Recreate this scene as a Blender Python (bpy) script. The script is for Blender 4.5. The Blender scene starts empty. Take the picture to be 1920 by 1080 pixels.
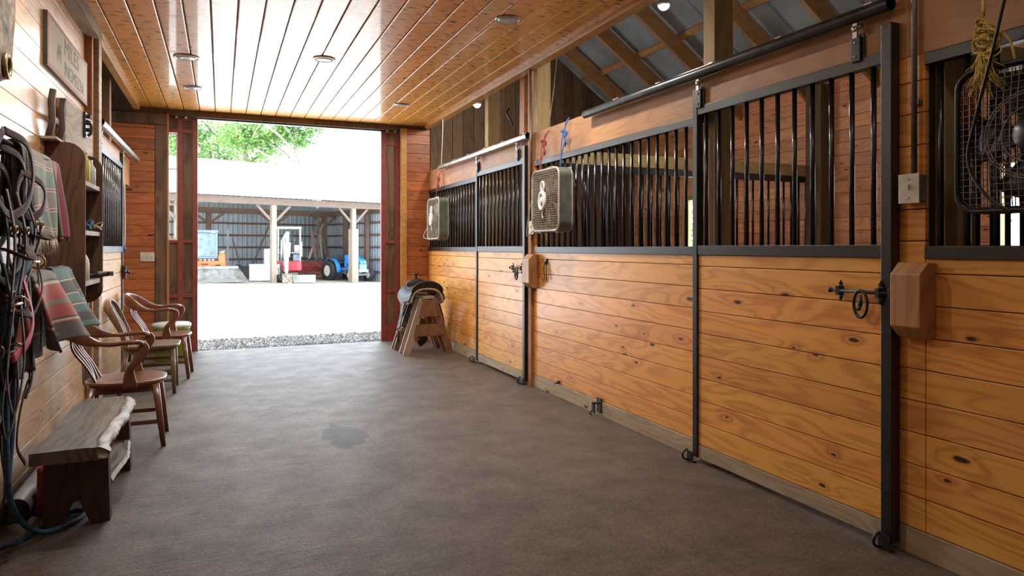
import bpy, math, random
from mathutils import Vector, Matrix
random.seed(7)
C = bpy.context.scene.collection
SC = bpy.context.scene
# ------------------------------------------------------------------ camera, world, sun, exposure
cam_d = bpy.data.cameras.new('camera'); cam = bpy.data.objects.new('camera', cam_d); C.objects.link(cam)
cam.location = (0, 0, 1.35); cam.rotation_euler = (math.radians(90), 0, math.radians(-23.06))
cam_d.sensor_width = 36; cam_d.lens = 24.0; cam_d.shift_y = -0.0396; cam_d.clip_start = 0.05; cam_d.clip_end = 400
SC.camera = cam
w = bpy.data.worlds.new('overcast_sky'); SC.world = w; w.use_nodes = True
wn = w.node_tree; wn.nodes.clear()
wo = wn.nodes.new('ShaderNodeOutputWorld'); wb = wn.nodes.new('ShaderNodeBackground')
tc = wn.nodes.new('ShaderNodeTexCoord'); sx = wn.nodes.new('ShaderNodeSeparateXYZ'); cr = wn.nodes.new('ShaderNodeValToRGB')
wn.links.new(tc.outputs['Generated'], sx.inputs[0]); wn.links.new(sx.outputs[2], cr.inputs[0])
cr.color_ramp.elements[0].position = 0.0; cr.color_ramp.elements[0].color = (0.88, 0.94, 1.0, 1)
cr.color_ramp.elements[1].position = 0.9; cr.color_ramp.elements[1].color = (0.62, 0.80, 1.0, 1)
wn.links.new(cr.outputs[0], wb.inputs[0]); wb.inputs[1].default_value = 4.6
wn.links.new(wb.outputs[0], wo.inputs[0])
sun_d = bpy.data.lights.new('sun', 'SUN'); sun = bpy.data.objects.new('sun', sun_d); C.objects.link(sun)
sun_d.energy = 10; sun_d.angle = math.radians(3); sun_d.color = (1, .96, .9)
sun.rotation_euler = (math.radians(3), math.radians(-33), 0)
SC.view_settings.view_transform = 'Standard'; SC.view_settings.look = 'None'
SC.view_settings.exposure = 0.64; SC.view_settings.gamma = 1; SC.view_settings.use_curve_mapping = False
SC.cycles.max_bounces = 10; SC.cycles.diffuse_bounces = 6; SC.cycles.glossy_bounces = 4
SC.cycles.sample_clamp_indirect = 6; SC.cycles.use_denoising = True
CAN_FILL_W = 25.0            # base power of the fill light added at the recessed ceiling lamps

# ------------------------------------------------------------------ material helpers
def new_mat(name):
    m = bpy.data.materials.new(name); m.use_nodes = True
    return m, m.node_tree, m.node_tree.nodes['Principled BSDF']
def mixc(nt, fac, a, b, mode='MIX'):
    n = nt.nodes.new('ShaderNodeMix'); n.data_type = 'RGBA'; n.blend_type = mode
    for s, v in ((0, fac), (6, a), (7, b)):
        if hasattr(v, 'is_output'): nt.links.new(v, n.inputs[s])
        elif s == 0: n.inputs[0].default_value = v
        else: n.inputs[s].default_value = (*v[:3], 1)
    return n.outputs[2]
def math_n(nt, op, a, b=None, c=None):
    n = nt.nodes.new('ShaderNodeMath'); n.operation = op
    for i, v in enumerate((a, b, c)):
        if v is None: continue
        if hasattr(v, 'is_output'): nt.links.new(v, n.inputs[i])
        else: n.inputs[i].default_value = v
    return n.outputs[0]
def ramp(nt, src, stops):
    n = nt.nodes.new('ShaderNodeValToRGB'); nt.links.new(src, n.inputs[0])
    e = n.color_ramp.elements
    while len(e) < len(stops): e.new(0.5)
    for k, (p, c) in enumerate(stops):
        e[k].position = p; e[k].color = (*c, 1) if len(c) == 3 else c
    return n.outputs[0]
def mrange(nt, src, a, b, c=0., d=1.):
    n = nt.nodes.new('ShaderNodeMapRange'); nt.links.new(src, n.inputs[0])
    for i, v in enumerate((a, b, c, d)): n.inputs[i+1].default_value = v
    return n.outputs[0]
def plain(name, col, rough=.5, metal=0., spec=.5, noise=.12, nscale=14, bump=0., coat=0., emit=0.):
    m, nt, b = new_mat(name)
    t = nt.nodes.new('ShaderNodeTexCoord'); n = nt.nodes.new('ShaderNodeTexNoise')
    nt.links.new(t.outputs['Object'], n.inputs['Vector']); n.inputs['Scale'].default_value = nscale; n.inputs['Detail'].default_value = 5
    lo = tuple(max(0, c*(1-noise*2)) for c in col); hi = tuple(min(1, c*(1+noise)) for c in col)
    nt.links.new(ramp(nt, n.outputs[0], [(.3, lo), (.7, hi)]), b.inputs['Base Color'])
    b.inputs['Roughness'].default_value = rough; b.inputs['Metallic'].default_value = metal
    b.inputs['Specular IOR Level'].default_value = spec; b.inputs['Coat Weight'].default_value = coat; b.inputs['Coat Roughness'].default_value = .12
    if bump:
        bp = nt.nodes.new('ShaderNodeBump'); bp.inputs['Strength'].default_value = bump; bp.inputs['Distance'].default_value = .004
        n2 = nt.nodes.new('ShaderNodeTexNoise'); n2.inputs['Scale'].default_value = nscale*12; nt.links.new(t.outputs['Object'], n2.inputs['Vector'])
        nt.links.new(n2.outputs[0], bp.inputs['Height']); nt.links.new(bp.outputs[0], b.inputs['Normal'])
    if emit:
        b.inputs['Emission Color'].default_value = (*col, 1); b.inputs['Emission Strength'].default_value = emit
    return m
def wood(name, light, dark, axis='Y', across='Z', rough=.42, coat=.0, coat_rough=.15, knots=.5, knotcol=(.035, .015, .006), var=.25,
         grain=1.0, bump=.25, cross=0., grime=None, ringf=62):
    """sawn boards: every loose board in the mesh takes its own stretch of grain"""
    m, nt, b = new_mat(name); L = nt.links
    t = nt.nodes.new('ShaderNodeTexCoord'); g = nt.nodes.new('ShaderNodeNewGeometry')
    sep = nt.nodes.new('ShaderNodeSeparateXYZ'); L.new(t.outputs['Object'], sep.inputs[0])
    ix = {'X': 0, 'Y': 1, 'Z': 2}
    third = [k for k in 'XYZ' if k not in (axis, across)][0]
    rnd = g.outputs['Random Per Island']
    ua = math_n(nt, 'MULTIPLY_ADD', rnd, 37.0, sep.outputs[ix[axis]])
    vc = math_n(nt, 'MULTIPLY_ADD', rnd, 11.3, sep.outputs[ix[across]])
    wt = sep.outputs[ix[third]]
    def comb(su, sv, sw):
        c = nt.nodes.new('ShaderNodeCombineXYZ')
        L.new(math_n(nt, 'MULTIPLY', ua, su), c.inputs[0]); L.new(math_n(nt, 'MULTIPLY', vc, sv), c.inputs[1]); L.new(math_n(nt, 'MULTIPLY', wt, sw), c.inputs[2])
        return c.outputs[0]
    # knots
    vo = nt.nodes.new('ShaderNodeTexVoronoi'); vo.voronoi_dimensions = '2D'; L.new(comb(2.6, 7.5, 2), vo.inputs['Vector']); vo.inputs['Scale'].default_value = 1.0
    sc = nt.nodes.new('ShaderNodeSeparateColor'); L.new(vo.outputs['Color'], sc.inputs[0])
    gate = math_n(nt, 'GREATER_THAN', sc.outputs[0], 1-knots)
    kd = vo.outputs['Distance']
    size = math_n(nt, 'MULTIPLY_ADD', sc.outputs[1], .07, .035)
    kn = nt.nodes.new('ShaderNodeTexNoise'); L.new(comb(30, 40, 30), kn.inputs['Vector']); kn.inputs['Scale'].default_value = 1
    kd2 = math_n(nt, 'MULTIPLY_ADD', math_n(nt, 'SUBTRACT', kn.outputs[0], .5), .08, kd)
    kmask = math_n(nt, 'MULTIPLY', gate, math_n(nt, 'SUBTRACT', 1.0, math_n(nt, 'SMOOTH_MIN', 1.0, math_n(nt, 'DIVIDE', kd2, size), .3)))
    kmask = mrange(nt, kmask, 0.0, .35)
    halo = math_n(nt, 'MULTIPLY', gate, math_n(nt, 'POWER', 2.718, math_n(nt, 'MULTIPLY', kd, -7.0)))
    # growth rings
    n1 = nt.nodes.new('ShaderNodeTexNoise'); L.new(comb(.8, 5.0, 2.0), n1.inputs['Vector']); n1.inputs['Scale'].default_value = 1; n1.inputs['Detail'].default_value = 2; n1.inputs['Distortion'].default_value = .4
    ph = math_n(nt, 'MULTIPLY_ADD', n1.outputs[0], ringf*1.0, math_n(nt, 'MULTIPLY', halo, 14.0))
    ph = math_n(nt, 'MULTIPLY_ADD', vc, 24.0, ph)
    ring = math_n(nt, 'MULTIPLY_ADD', math_n(nt, 'SINE', ph), .5, .5)
    ring = math_n(nt, 'POWER', ring, 2.2)
    n2 = nt.nodes.new('ShaderNodeTexNoise'); L.new(comb(5, 150, 150), n2.inputs['Vector']); n2.inputs['Scale'].default_value = 1; n2.inputs['Detail'].default_value = 4
    n3 = nt.nodes.new('ShaderNodeTexNoise'); L.new(comb(1.6, 3, 3), n3.inputs['Vector']); n3.inputs['Scale'].default_value = 1; n3.inputs['Detail'].default_value = 3
    f = math_n(nt, 'MULTIPLY_ADD', ring, .5*grain, math_n(nt, 'MULTIPLY', math_n(nt, 'SUBTRACT', n2.outputs[0], .5), .8*grain))
    f = math_n(nt, 'ADD', f, math_n(nt, 'MULTIPLY', math_n(nt, 'SUBTRACT', n3.outputs[0], .5), .9))
    f = math_n(nt, 'ADD', f, math_n(nt, 'MULTIPLY', halo, .5))
    fc = nt.nodes.new('ShaderNodeClamp'); L.new(f, fc.inputs[0])
    col = mixc(nt, fc.outputs[0], light, dark)
    hv = nt.nodes.new('ShaderNodeHueSaturation'); L.new(col, hv.inputs['Color'])
    L.new(math_n(nt, 'MULTIPLY_ADD', math_n(nt, 'FRACT', math_n(nt, 'MULTIPLY', rnd, 7.7)), var*2, 1-var), hv.inputs['Value'])
    L.new(math_n(nt, 'MULTIPLY_ADD', math_n(nt, 'FRACT', math_n(nt, 'MULTIPLY', rnd, 3.3)), .012, .494), hv.inputs['Hue'])
    col = mixc(nt, kmask, hv.outputs[0], knotcol)
    if cross:   # dark transverse tears where knots were cut lengthwise
        v2 = nt.nodes.new('ShaderNodeTexNoise'); L.new(comb(16, 3.2, 1), v2.inputs['Vector']); v2.inputs['Scale'].default_value = 1; v2.inputs['Detail'].default_value = 4; v2.inputs['Distortion'].default_value = .9
        cm = mrange(nt, v2.outputs[0], .66, .71, 0, 0)
        v4 = nt.nodes.new('ShaderNodeTexVoronoi'); v4.voronoi_dimensions = '2D'; n4 = nt.nodes.new('ShaderNodeTexNoise'); L.new(comb(12, 10, 1), n4.inputs['Vector']); n4.inputs['Scale'].default_value = 1; n4.inputs['Detail'].default_value = 3
        ad = nt.nodes.new('ShaderNodeVectorMath'); ad.operation = 'MULTIPLY_ADD'; L.new(n4.outputs[1], ad.inputs[0]); ad.inputs[1].default_value = (.22, .12, 0); L.new(comb(3.6, 1.25, 0), ad.inputs[2]); L.new(ad.outputs[0], v4.inputs['Vector'])
        s4 = nt.nodes.new('ShaderNodeSeparateColor'); L.new(v4.outputs['Color'], s4.inputs[0])
        r4 = math_n(nt, 'MULTIPLY_ADD', s4.outputs[0], .20, .01)
        c4 = mrange(nt, math_n(nt, 'DIVIDE', v4.outputs['Distance'], r4), .7, 1.15, cross, 0)
        c5 = mrange(nt, v4.outputs['Distance'], .05, .34, .5, 0)
        col = mixc(nt, c5, col, tuple(q*.45 for q in dark))
        col = mixc(nt, math_n(nt, 'MAXIMUM', cm, c4), col, knotcol)
    if grime:
        v3 = nt.nodes.new('ShaderNodeTexNoise'); L.new(t.outputs['Object'], v3.inputs['Vector']); v3.inputs['Scale'].default_value = 1.7; v3.inputs['Detail'].default_value = 6
        col = mixc(nt, mrange(nt, v3.outputs[0], .48, .72, 0, .75), col, grime)
    L.new(col, b.inputs['Base Color'])
    rr = math_n(nt, 'MULTIPLY_ADD', n3.outputs[0], .12, rough-.06); L.new(rr, b.inputs['Roughness'])
    b.inputs['Coat Weight'].default_value = coat; b.inputs['Coat Roughness'].default_value = coat_rough
    bp = nt.nodes.new('ShaderNodeBump'); bp.inputs['Strength'].default_value = bump; bp.inputs['Distance'].default_value = .002
    L.new(math_n(nt, 'ADD', n2.outputs[0], math_n(nt, 'MULTIPLY', kmask, -1.0)), bp.inputs['Height']); L.new(bp.outputs[0], b.inputs['Normal'])
    return m

M = {}
OR_L, OR_D = (.86, .40, .088), (.46, .155, .025)
M['pine_right'] = wood('orange_stained_pine', OR_L, OR_D, 'Y', 'Z', rough=.4, coat=.28, coat_rough=.22, knots=.22, var=.10)
M['pine_left'] = wood('honey_pine', (.70, .42, .18), (.42, .22, .08), 'Y', 'Z', rough=.36, coat=.55, coat_rough=.2, knots=.2, var=.14)
M['pine_end'] = wood('red_brown_pine', (.42, .13, .035), (.20, .05, .014), 'X', 'Z', rough=.45, knots=.35, var=.2)
M['pine_divider'] = wood('divider_pine', (.62, .26, .09), (.36, .13, .04), 'X', 'Z', rough=.5, knots=.3, var=.2)
M['pine_outer'] = wood('outer_wall_pine', (.72, .30, .12), (.42, .15, .055), 'Y', 'Z', rough=.5, knots=.35, var=.2)
M['header'] = wood('header_board', (.46, .21, .085), (.26, .10, .035), 'Y', 'Z', rough=.5, knots=.12, var=.12, grain=.8, grime=(.16, .10, .07))
M['grey_base'] = wood('grey_baseboard', (.42, .32, .21), (.24, .17, .11), 'Y', 'Z', rough=.6, knots=.3, var=.12)
M['ceiling'] = wood('varnished_ceiling_pine', (.92, .43, .095), (.66, .24, .038), 'Y', 'X', rough=.36, coat=.34, coat_rough=.05, knots=.10, var=.12, cross=1., grain=.6, bump=.08, knotcol=(.05, .02, .01))
M['trim'] = wood('ceiling_trim_pine', (.60, .29, .09), (.38, .15, .04), 'Y', 'Z', rough=.4, knots=.1, coat=.2)
M['rough_y'] = wood('rough_sawn_beam', (.42, .33, .24), (.20, .14, .09), 'Y', 'Z', rough=.7, knots=.1, grain=1.3, bump=.6)
M['post'] = wood('yellow_pine_post', (.46, .30, .12), (.28, .16, .055), 'Z', 'X', rough=.6, knots=.2, grain=.8)
M['post_brown'] = wood('brown_post', (.20, .09, .04), (.10, .04, .018), 'Z', 'X', rough=.65, knots=.1)
M['block'] = wood('oiled_block', (.50, .23, .10), (.30, .11, .04), 'Z', 'Y', rough=.45, coat=.2, knots=.1)
M['post_orange'] = wood('orange_trim_board', (.46, .18, .06), (.25, .08, .025), 'Z', 'Y', rough=.5, knots=.1)
M['barn_dark'] = wood('dark_vertical_boards', (.15, .085, .045), (.06, .033, .018), 'Z', 'X', rough=.75, knots=.1, var=.35)
M['rafter'] = wood('rafter_pine', (.40, .20, .09), (.22, .10, .04), 'X', 'Y', rough=.65, knots=.1)
M['purlin'] = wood('purlin_pine', (.46, .24, .11), (.26, .12, .05), 'Y', 'X', rough=.65, knots=.1)
M['beam_x'] = wood('pale_divider_beam', (.52, .36, .15), (.34, .20, .07), 'X', 'Z', rough=.6, knots=.1)
M['ply'] = wood('dark_plywood', (.16, .085, .045), (.045, .022, .014), 'Z', 'X', rough=.55, knots=.12, ringf=20, grain=1.3)
M['cab'] = wood('dark_rough_cabinet', (.11, .055, .03), (.04, .02, .012), 'Z', 'X', rough=.85, knots=.08, bump=.7, grain=1.2)
M['cab_shelf'] = wood('worn_shelf_board', (.40, .34, .28), (.15, .11, .08), 'Y', 'X', rough=.65, knots=.05, bump=.6)
M['bench'] = wood('weathered_bench', (.17, .145, .125), (.06, .05, .042), 'Y', 'X', rough=.42, knots=.1, bump=.6, grain=1.2)
M['bench_leg'] = wood('dark_bench_leg', (.085, .055, .04), (.028, .018, .014), 'Z', 'X', rough=.6, knots=.1, bump=.7)
M['bark'] = wood('pale_live_edge', (.34, .29, .24), (.08, .055, .04), 'Y', 'X', rough=.5, knots=.3, bump=1., grain=1.6)
M['chair_y'] = wood('oiled_chair_seat', (.20, .075, .04), (.09, .03, .017), 'X', 'Y', rough=.3, coat=.35, coat_rough=.2, knots=0, bump=.05)
M['chair_z'] = wood('oiled_chair_wood', (.18, .062, .033), (.08, .026, .015), 'Z', 'X', rough=.3, coat=.4, coat_rough=.2, knots=0, bump=.05)
M['chair_grey'] = wood('dull_chair_wood', (.20, .12, .08), (.09, .05, .035), 'Z', 'X', rough=.35, coat=.2, coat_rough=.25, knots=0, bump=.05)
M['rack_wood'] = wood('saddle_rack_wood', (.28, .13, .075), (.13, .055, .035), 'Z', 'Y', rough=.55, knots=.1)
M['rack_pale'] = wood('pale_saddle_rack_leg', (.44, .34, .26), (.26, .19, .14), 'Z', 'Y', rough=.55, knots=.1)
M['shed_wood'] = wood('shed_timber', (.12, .068, .048), (.065, .035, .024), 'X', 'Z', rough=.7, knots=.1)
M['shed_beam'] = wood('weathered_shed_beam', (.15, .105, .085), (.09, .06, .047), 'X', 'Z', rough=.7, knots=.1)
M['shed_post'] = wood('pale_shed_post', (.28, .22, .165), (.18, .135, .095), 'Z', 'X', rough=.7, knots=.1)
M['red'] = plain('barn_red_paint', (.24, .048, .038), .5)
M['black'] = plain('black_powder_coat', (.012, .012, .014), .32, .0, .7, noise=.3, nscale=60, bump=.15)
M['black_bar'] = plain('black_tube', (.008, .009, .012), .24, .0, .8, noise=.2, nscale=50)
M['steel'] = plain('galvanized_track', (.42, .41, .39), .3, .85, noise=.2, nscale=20)
M['track_black'] = plain('black_track', (.035, .036, .04), .3, .3, .6, noise=.35, nscale=12)
M['hard'] = plain('zinc_hardware', (.5, .48, .44), .35, .9)
M['grey_metal'] = plain('dull_conduit', (.20, .17, .14), .45, .6)
M['plate'] = plain('ivory_plate', (.62, .56, .44), .4)
M['white'] = plain('white_plastic', (.72, .68, .60), .4, noise=.06)
M['fan_body'] = plain('dusty_fan_casing', (.48, .44, .36), .45, noise=.15)
M['fan_side'] = plain('green_grey_fan_side', (.17, .19, .15), .45, noise=.15)
M['fan_grille'] = plain('dusty_tan_grille', (.42, .31, .21), .5, noise=.3, nscale=40)
M['dark'] = plain('dark_inside', (.03, .022, .018), .7)
M['blk_plastic'] = plain('black_plastic', (.016, .016, .019), .3, noise=.2)
M['leather'] = plain('brown_leather', (.028, .013, .009), .6, noise=.4, nscale=25)
M['leather_red'] = plain('russet_leather', (.06, .021, .012), .6, noise=.35, nscale=25)
M['leather_blk'] = plain('black_leather', (.018, .015, .014), .6, noise=.4, nscale=25, coat=.05)
M['fleece'] = plain('fleece_lining', (.50, .40, .30), .9, noise=.2, nscale=30, bump=.6)
M['brass'] = plain('brass_buckle', (.30, .22, .12), .4, .8)
M['blue_rope'] = plain('blue_rope', (.012, .085, .17), .6, noise=.4, nscale=90, bump=.6)
M['blue_cord'] = plain('blue_cord', (.02, .12, .36), .6)
M['pink'] = plain('pink_webbing', (.42, .012, .07), .5)
M['redcord'] = plain('red_cord', (.30, .04, .03), .6)
M['yellow'] = plain('yellow_twine', (.62, .44, .09), .65, noise=.2, nscale=60)
M['orange_tw'] = plain('orange_twine', (.42, .10, .05), .65, noise=.2, nscale=60)
M['cream_cord'] = plain('cream_cord', (.55, .50, .42), .7)
M['lime'] = plain('lime_tub', (.40, .62, .05), .45)
M['lid'] = plain('pale_tub_lid', (.62, .66, .60), .45)
M['gtin'] = plain('yellow_tin', (.55, .42, .05), .4)
M['pipe'] = plain('grey_pipe', (.22, .19, .165), .35, .3)
M['conc_foot'] = plain('concrete_footing', (.40, .36, .32), .85, noise=.2, bump=.4)
M['lamp_glass'] = plain('frosted_lamp', (.52, .52, .50), .35, noise=.02, coat=.3)
M['lamp_rim'] = plain('brushed_lamp_rim', (.42, .40, .37), .28, .9)
M['hide'] = plain('mottled_rawhide', (.22, .17, .125), .65, noise=.45, nscale=18, bump=.9)
# outside
M['tin_grey'] = plain('grey_wall_sheet', (.27, .305, .33), .45, .2, noise=.05, nscale=3)
M['tin_roof'] = plain('pale_roof_sheet', (.80, .81, .82), .45, noise=.03, nscale=2)
M['tin_inner'] = plain('blue_grey_roof_sheet', (.30, .34, .36), .55, noise=.2, nscale=2)
M['orange_p'] = plain('loader_orange', (.85, .16, .04), .35)
M['cabgrey'] = plain('blue_grey_cab', (.17, .23, .29), .4)
M['cabglass'] = plain('dusty_cab_glass', (.22, .30, .33), .2, noise=.2, nscale=4)
M['bucket'] = plain('worn_bucket_steel', (.32, .31, .29), .5, .2, noise=.25, nscale=5)
M['ex_white'] = plain('excavator_white', (.38, .37, .345), .4, noise=.15)
M['ex_red'] = plain('excavator_red', (.50, .02, .04), .4)
M['old_red'] = plain('faded_implement_red', (.24, .035, .03), .6, noise=.3)
M['tr_blue'] = plain('tractor_blue', (.02, .23, .70), .3, noise=.08, coat=.4)
M['tyre'] = plain('tyre_rubber', (.025, .026, .028), .7)
M['wheel'] = plain('cream_wheel', (.72, .68, .55), .5)
M['freezer'] = plain('white_appliance', (.55, .55, .55), .35, noise=.04)
M['seatblk'] = plain('seat_vinyl', (.04, .045, .055), .5)
M['rust'] = plain('rusty_steel', (.26, .19, .14), .7, .2, noise=.4)
M['soil'] = plain('dark_heap', (.07, .07, .07), .9, noise=.3)
M['trunk'] = plain('grey_bark', (.30, .26, .22), .9, noise=.35, nscale=6, bump=.8)

def concrete():
    m, nt, b = new_mat('brushed_concrete'); L = nt.links
    t = nt.nodes.new('ShaderNodeTexCoord')
    def noise(scale, detail=6, sv=(1, 1, 1), rough=.6, dist=0):
        mp = nt.nodes.new('ShaderNodeMapping'); mp.inputs['Scale'].default_value = sv; L.new(t.outputs['Object'], mp.inputs[0])
        n = nt.nodes.new('ShaderNodeTexNoise'); n.inputs['Scale'].default_value = scale; n.inputs['Detail'].default_value = detail
        n.inputs['Roughness'].default_value = rough; n.inputs['Distortion'].default_value = dist; L.new(mp.outputs[0], n.inputs['Vector']); return n.outputs[0]
    big = noise(.7, 4); mid = noise(3.5, 8, rough=.7); fine = noise(70, 6, rough=.9); streak = noise(9, 5, (.35, 4.5, 1))
    c = ramp(nt, mid, [(.36, (.088, .059, .036)), (.62, (.225, .158, .102))])
    c = mixc(nt, mrange(nt, big, .35, .65, 0, .45), c, (.125, .10, .085))
    c = mixc(nt, mrange(nt, streak, .45, .75, 0, .35), c, (.17, .14, .12))
    c = mixc(nt, mrange(nt, fine, .46, .56, 0, .75), c, (.04, .03, .023))
    c = mixc(nt, mrange(nt, noise(30, 5, rough=.8), .42, .62, 0, .45), c, (.045, .033, .024))
    c = mixc(nt, mrange(nt, noise(150, 2), .60, .68, 0, .7), c, (.34, .30, .26))
    # the damp spot in the middle of the aisle
    vm = nt.nodes.new('ShaderNodeVectorMath'); vm.operation = 'SUBTRACT'; L.new(t.outputs['Object'], vm.inputs[0]); vm.inputs[1].default_value = (.80, 5.0, 0)
    mp = nt.nodes.new('ShaderNodeMapping'); mp.inputs['Scale'].default_value = (5.6, 2.9, 0); mp.inputs['Rotation'].default_value = (0, 0, .35); L.new(vm.outputs[0], mp.inputs[0])
    ln = nt.nodes.new('ShaderNodeVectorMath'); ln.operation = 'LENGTH'; L.new(mp.outputs[0], ln.inputs[0])
    dd = math_n(nt, 'MULTIPLY_ADD', math_n(nt, 'SUBTRACT', noise(5, 5), .5), 1.9, ln.outputs['Value'])
    st = mrange(nt, dd, .96, .90, 0, .85)
    c = mixc(nt, st, c, (.034, .028, .020))
    L.new(c, b.inputs['Base Color'])
    L.new(mrange(nt, mid, .3, .75, .54, .36), b.inputs['Roughness']); b.inputs['Specular IOR Level'].default_value = .33
    bp = nt.nodes.new('ShaderNodeBump'); bp.inputs['Strength'].default_value = .8; bp.inputs['Distance'].default_value = .006
    L.new(math_n(nt, 'ADD', fine, math_n(nt, 'MULTIPLY', streak, 1.3)), bp.inputs['Height']); L.new(bp.outputs[0], b.inputs['Normal'])
    return m
M['concrete'] = concrete()
def yard():
    m, nt, b = new_mat('pale_gravel_yard'); L = nt.links
    t = nt.nodes.new('ShaderNodeTexCoord')
    n = nt.nodes.new('ShaderNodeTexNoise'); n.inputs['Scale'].default_value = 3; n.inputs['Detail'].default_value = 8; L.new(t.outputs['Object'], n.inputs['Vector'])
    c = ramp(nt, n.outputs[0], [(.3, (.60, .56, .50)), (.7, (.74, .71, .66))])
    v = nt.nodes.new('ShaderNodeTexNoise'); v.inputs['Scale'].default_value = 3.4; v.inputs['Detail'].default_value = 3; L.new(t.outputs['Object'], v.inputs['Vector'])
    c = mixc(nt, mrange(nt, v.outputs[0], .72, .75), c, (.22, .16, .10))
    L.new(c, b.inputs['Base Color']); b.inputs['Roughness'].default_value = .9
    return m
M['yard'] = yard()
M['dirt'] = plain('dry_shed_dirt', (.42, .35, .25), .95, noise=.25, nscale=4, bump=.5)
def gravel_m():
    m, nt, b = new_mat('crushed_stone')
    g = nt.nodes.new('ShaderNodeNewGeometry')
    nt.links.new(ramp(nt, g.outputs['Random Per Island'], [(0, (.012, .013, .014)), (.6, (.06, .06, .06)), (1, (.16, .155, .15))]), b.inputs['Base Color']); b.inputs['Roughness'].default_value = .8
    return m
M['stone'] = gravel_m()
def leaf_m(name, a, c):
    m, nt, b = new_mat(name)
    g = nt.nodes.new('ShaderNodeNewGeometry')
    nt.links.new(ramp(nt, g.outputs['Random Per Island'], [(0, a), (1, c)]), b.inputs['Base Color']); b.inputs['Roughness'].default_value = .5
    tr = nt.nodes.new('ShaderNodeBsdfTranslucent'); mx = nt.nodes.new('ShaderNodeMixShader'); mx.inputs[0].default_value = .35
    tr.inputs[0].default_value = (*c, 1)
    o = nt.nodes['Material Output']; nt.links.new(b.outputs[0], mx.inputs[1]); nt.links.new(tr.outputs[0], mx.inputs[2]); nt.links.new(mx.outputs[0], o.inputs[0])
    return m
M['leaf'] = leaf_m('maple_leaves', (.05, .13, .03), (.17, .33, .08))
M['leaf2'] = leaf_m('bright_leaves', (.08, .18, .04), (.25, .42, .12))
def glass():
    m, nt, b = new_mat('window_glass'); b.inputs['Transmission Weight'].default_value = 1; b.inputs['Roughness'].default_value = .02; b.inputs['IOR'].default_value = 1.02
    b.inputs['Base Color'].default_value = (.93, .97, .97, 1); return m
M['glass'] = glass()
def striped(name, stops, axis=0, fray=.02, scale=1):
    """woven blanket: bands across its length, from the mesh's UV"""
    m, nt, b = new_mat(name); L = nt.links
    uv = nt.nodes.new('ShaderNodeUVMap'); s = nt.nodes.new('ShaderNodeSeparateXYZ'); L.new(uv.outputs[0], s.inputs[0])
    t = nt.nodes.new('ShaderNodeTexCoord'); n = nt.nodes.new('ShaderNodeTexNoise'); n.inputs['Scale'].default_value = 160; n.inputs['Detail'].default_value = 3; L.new(t.outputs['Object'], n.inputs['Vector'])
    u = math_n(nt, 'MULTIPLY_ADD', math_n(nt, 'SUBTRACT', n.outputs[0], .5), fray, s.outputs[axis])
    r = nt.nodes.new('ShaderNodeValToRGB'); r.color_ramp.interpolation = 'CONSTANT'; L.new(u, r.inputs[0])
    e = r.color_ramp.elements
    while len(e) < len(stops): e.new(.5)
    for k, (p, c) in enumerate(stops): e[k].position = p; e[k].color = (*c, 1)
    c = mixc(nt, mrange(nt, n.outputs[0], .35, .65, 0, .45), r.outputs[0], (.06, .055, .05))
    L.new(c, b.inputs['Base Color']); b.inputs['Roughness'].default_value = .95; b.inputs['Sheen Weight'].default_value = .3
    bp = nt.nodes.new('ShaderNodeBump'); bp.inputs['Strength'].default_value = .5; bp.inputs['Distance'].default_value = .003; L.new(n.outputs[0], bp.inputs['Height']); L.new(bp.outputs[0], b.inputs['Normal'])
    return m
GY, GR, CRM, MR, RD, BK, TL = (.21, .19, .165), (.12, .20, .145), (.58, .50, .38), (.30, .04, .07), (.42, .05, .045), (.035, .03, .03), (.05, .17, .16)
def band(p, a, b_, c): return [(p, a), (p+.012, b_), (p+.032, c)]
s1 = [(0, BK)] + [(.02, GY)] + band(.15, CRM, MR, CRM) + [(.195, GR)] + band(.40, CRM, MR, CRM) + [(.445, GY)] + band(.64, CRM, MR, CRM) + [(.685, GR)] + band(.88, CRM, MR, CRM) + [(.925, GY)]
M['bl_green'] = striped('green_grey_stripe_wool', s1)
M['bl_maroon'] = striped('maroon_stripe_wool', [(0, GY), (.18, MR), (.40, GR), (.52, MR), (.75, (.12, .03, .04)), (.9, MR)], axis=1)
M['bl_red'] = striped('red_black_wool', [(0, GY), (.12, BK), (.14, CRM), (.18, RD), (.40, GY), (.47, RD), (.66, BK), (.685, CRM), (.715, RD), (.735, (.07, .06, .055)), (.97, BK)])
M['bl_teal'] = striped('teal_black_wool', [(0, BK), (.06, TL), (.2, CRM), (.22, BK), (.42, CRM), (.435, TL), (.58, BK), (.6, CRM), (.62, TL), (.75, BK), (.9, TL)])
def signm():
    m, nt, b = new_mat('faded_sign_paint'); L = nt.links
    uv = nt.nodes.new('ShaderNodeUVMap'); s = nt.nodes.new('ShaderNodeSeparateXYZ'); L.new(uv.outputs[0], s.inputs[0])
    n = nt.nodes.new('ShaderNodeTexNoise'); n.inputs['Scale'].default_value = 22; n.inputs['Detail'].default_value = 5; L.new(uv.outputs[0], n.inputs['Vector'])
    def edge(o, k=.055):
        a = math_n(nt, 'MINIMUM', o, math_n(nt, 'SUBTRACT', 1, o)); return math_n(nt, 'MULTIPLY', a, k/.055)
    e = math_n(nt, 'MINIMUM', edge(s.outputs[0], .16), edge(s.outputs[1]))
    e = math_n(nt, 'MULTIPLY_ADD', math_n(nt, 'SUBTRACT', n.outputs[0], .5), .12, e)
    c = mixc(nt, mrange(nt, e, .07, .10), (.42, .20, .18), (.46, .42, .33))
    L.new(c, b.inputs['Base Color']); b.inputs['Roughness'].default_value = .7; return m
M['sign'] = signm()
M['sign_ink'] = plain('faded_sign_ink', (.33, .30, .24), .8, noise=.3, nscale=60)
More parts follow.
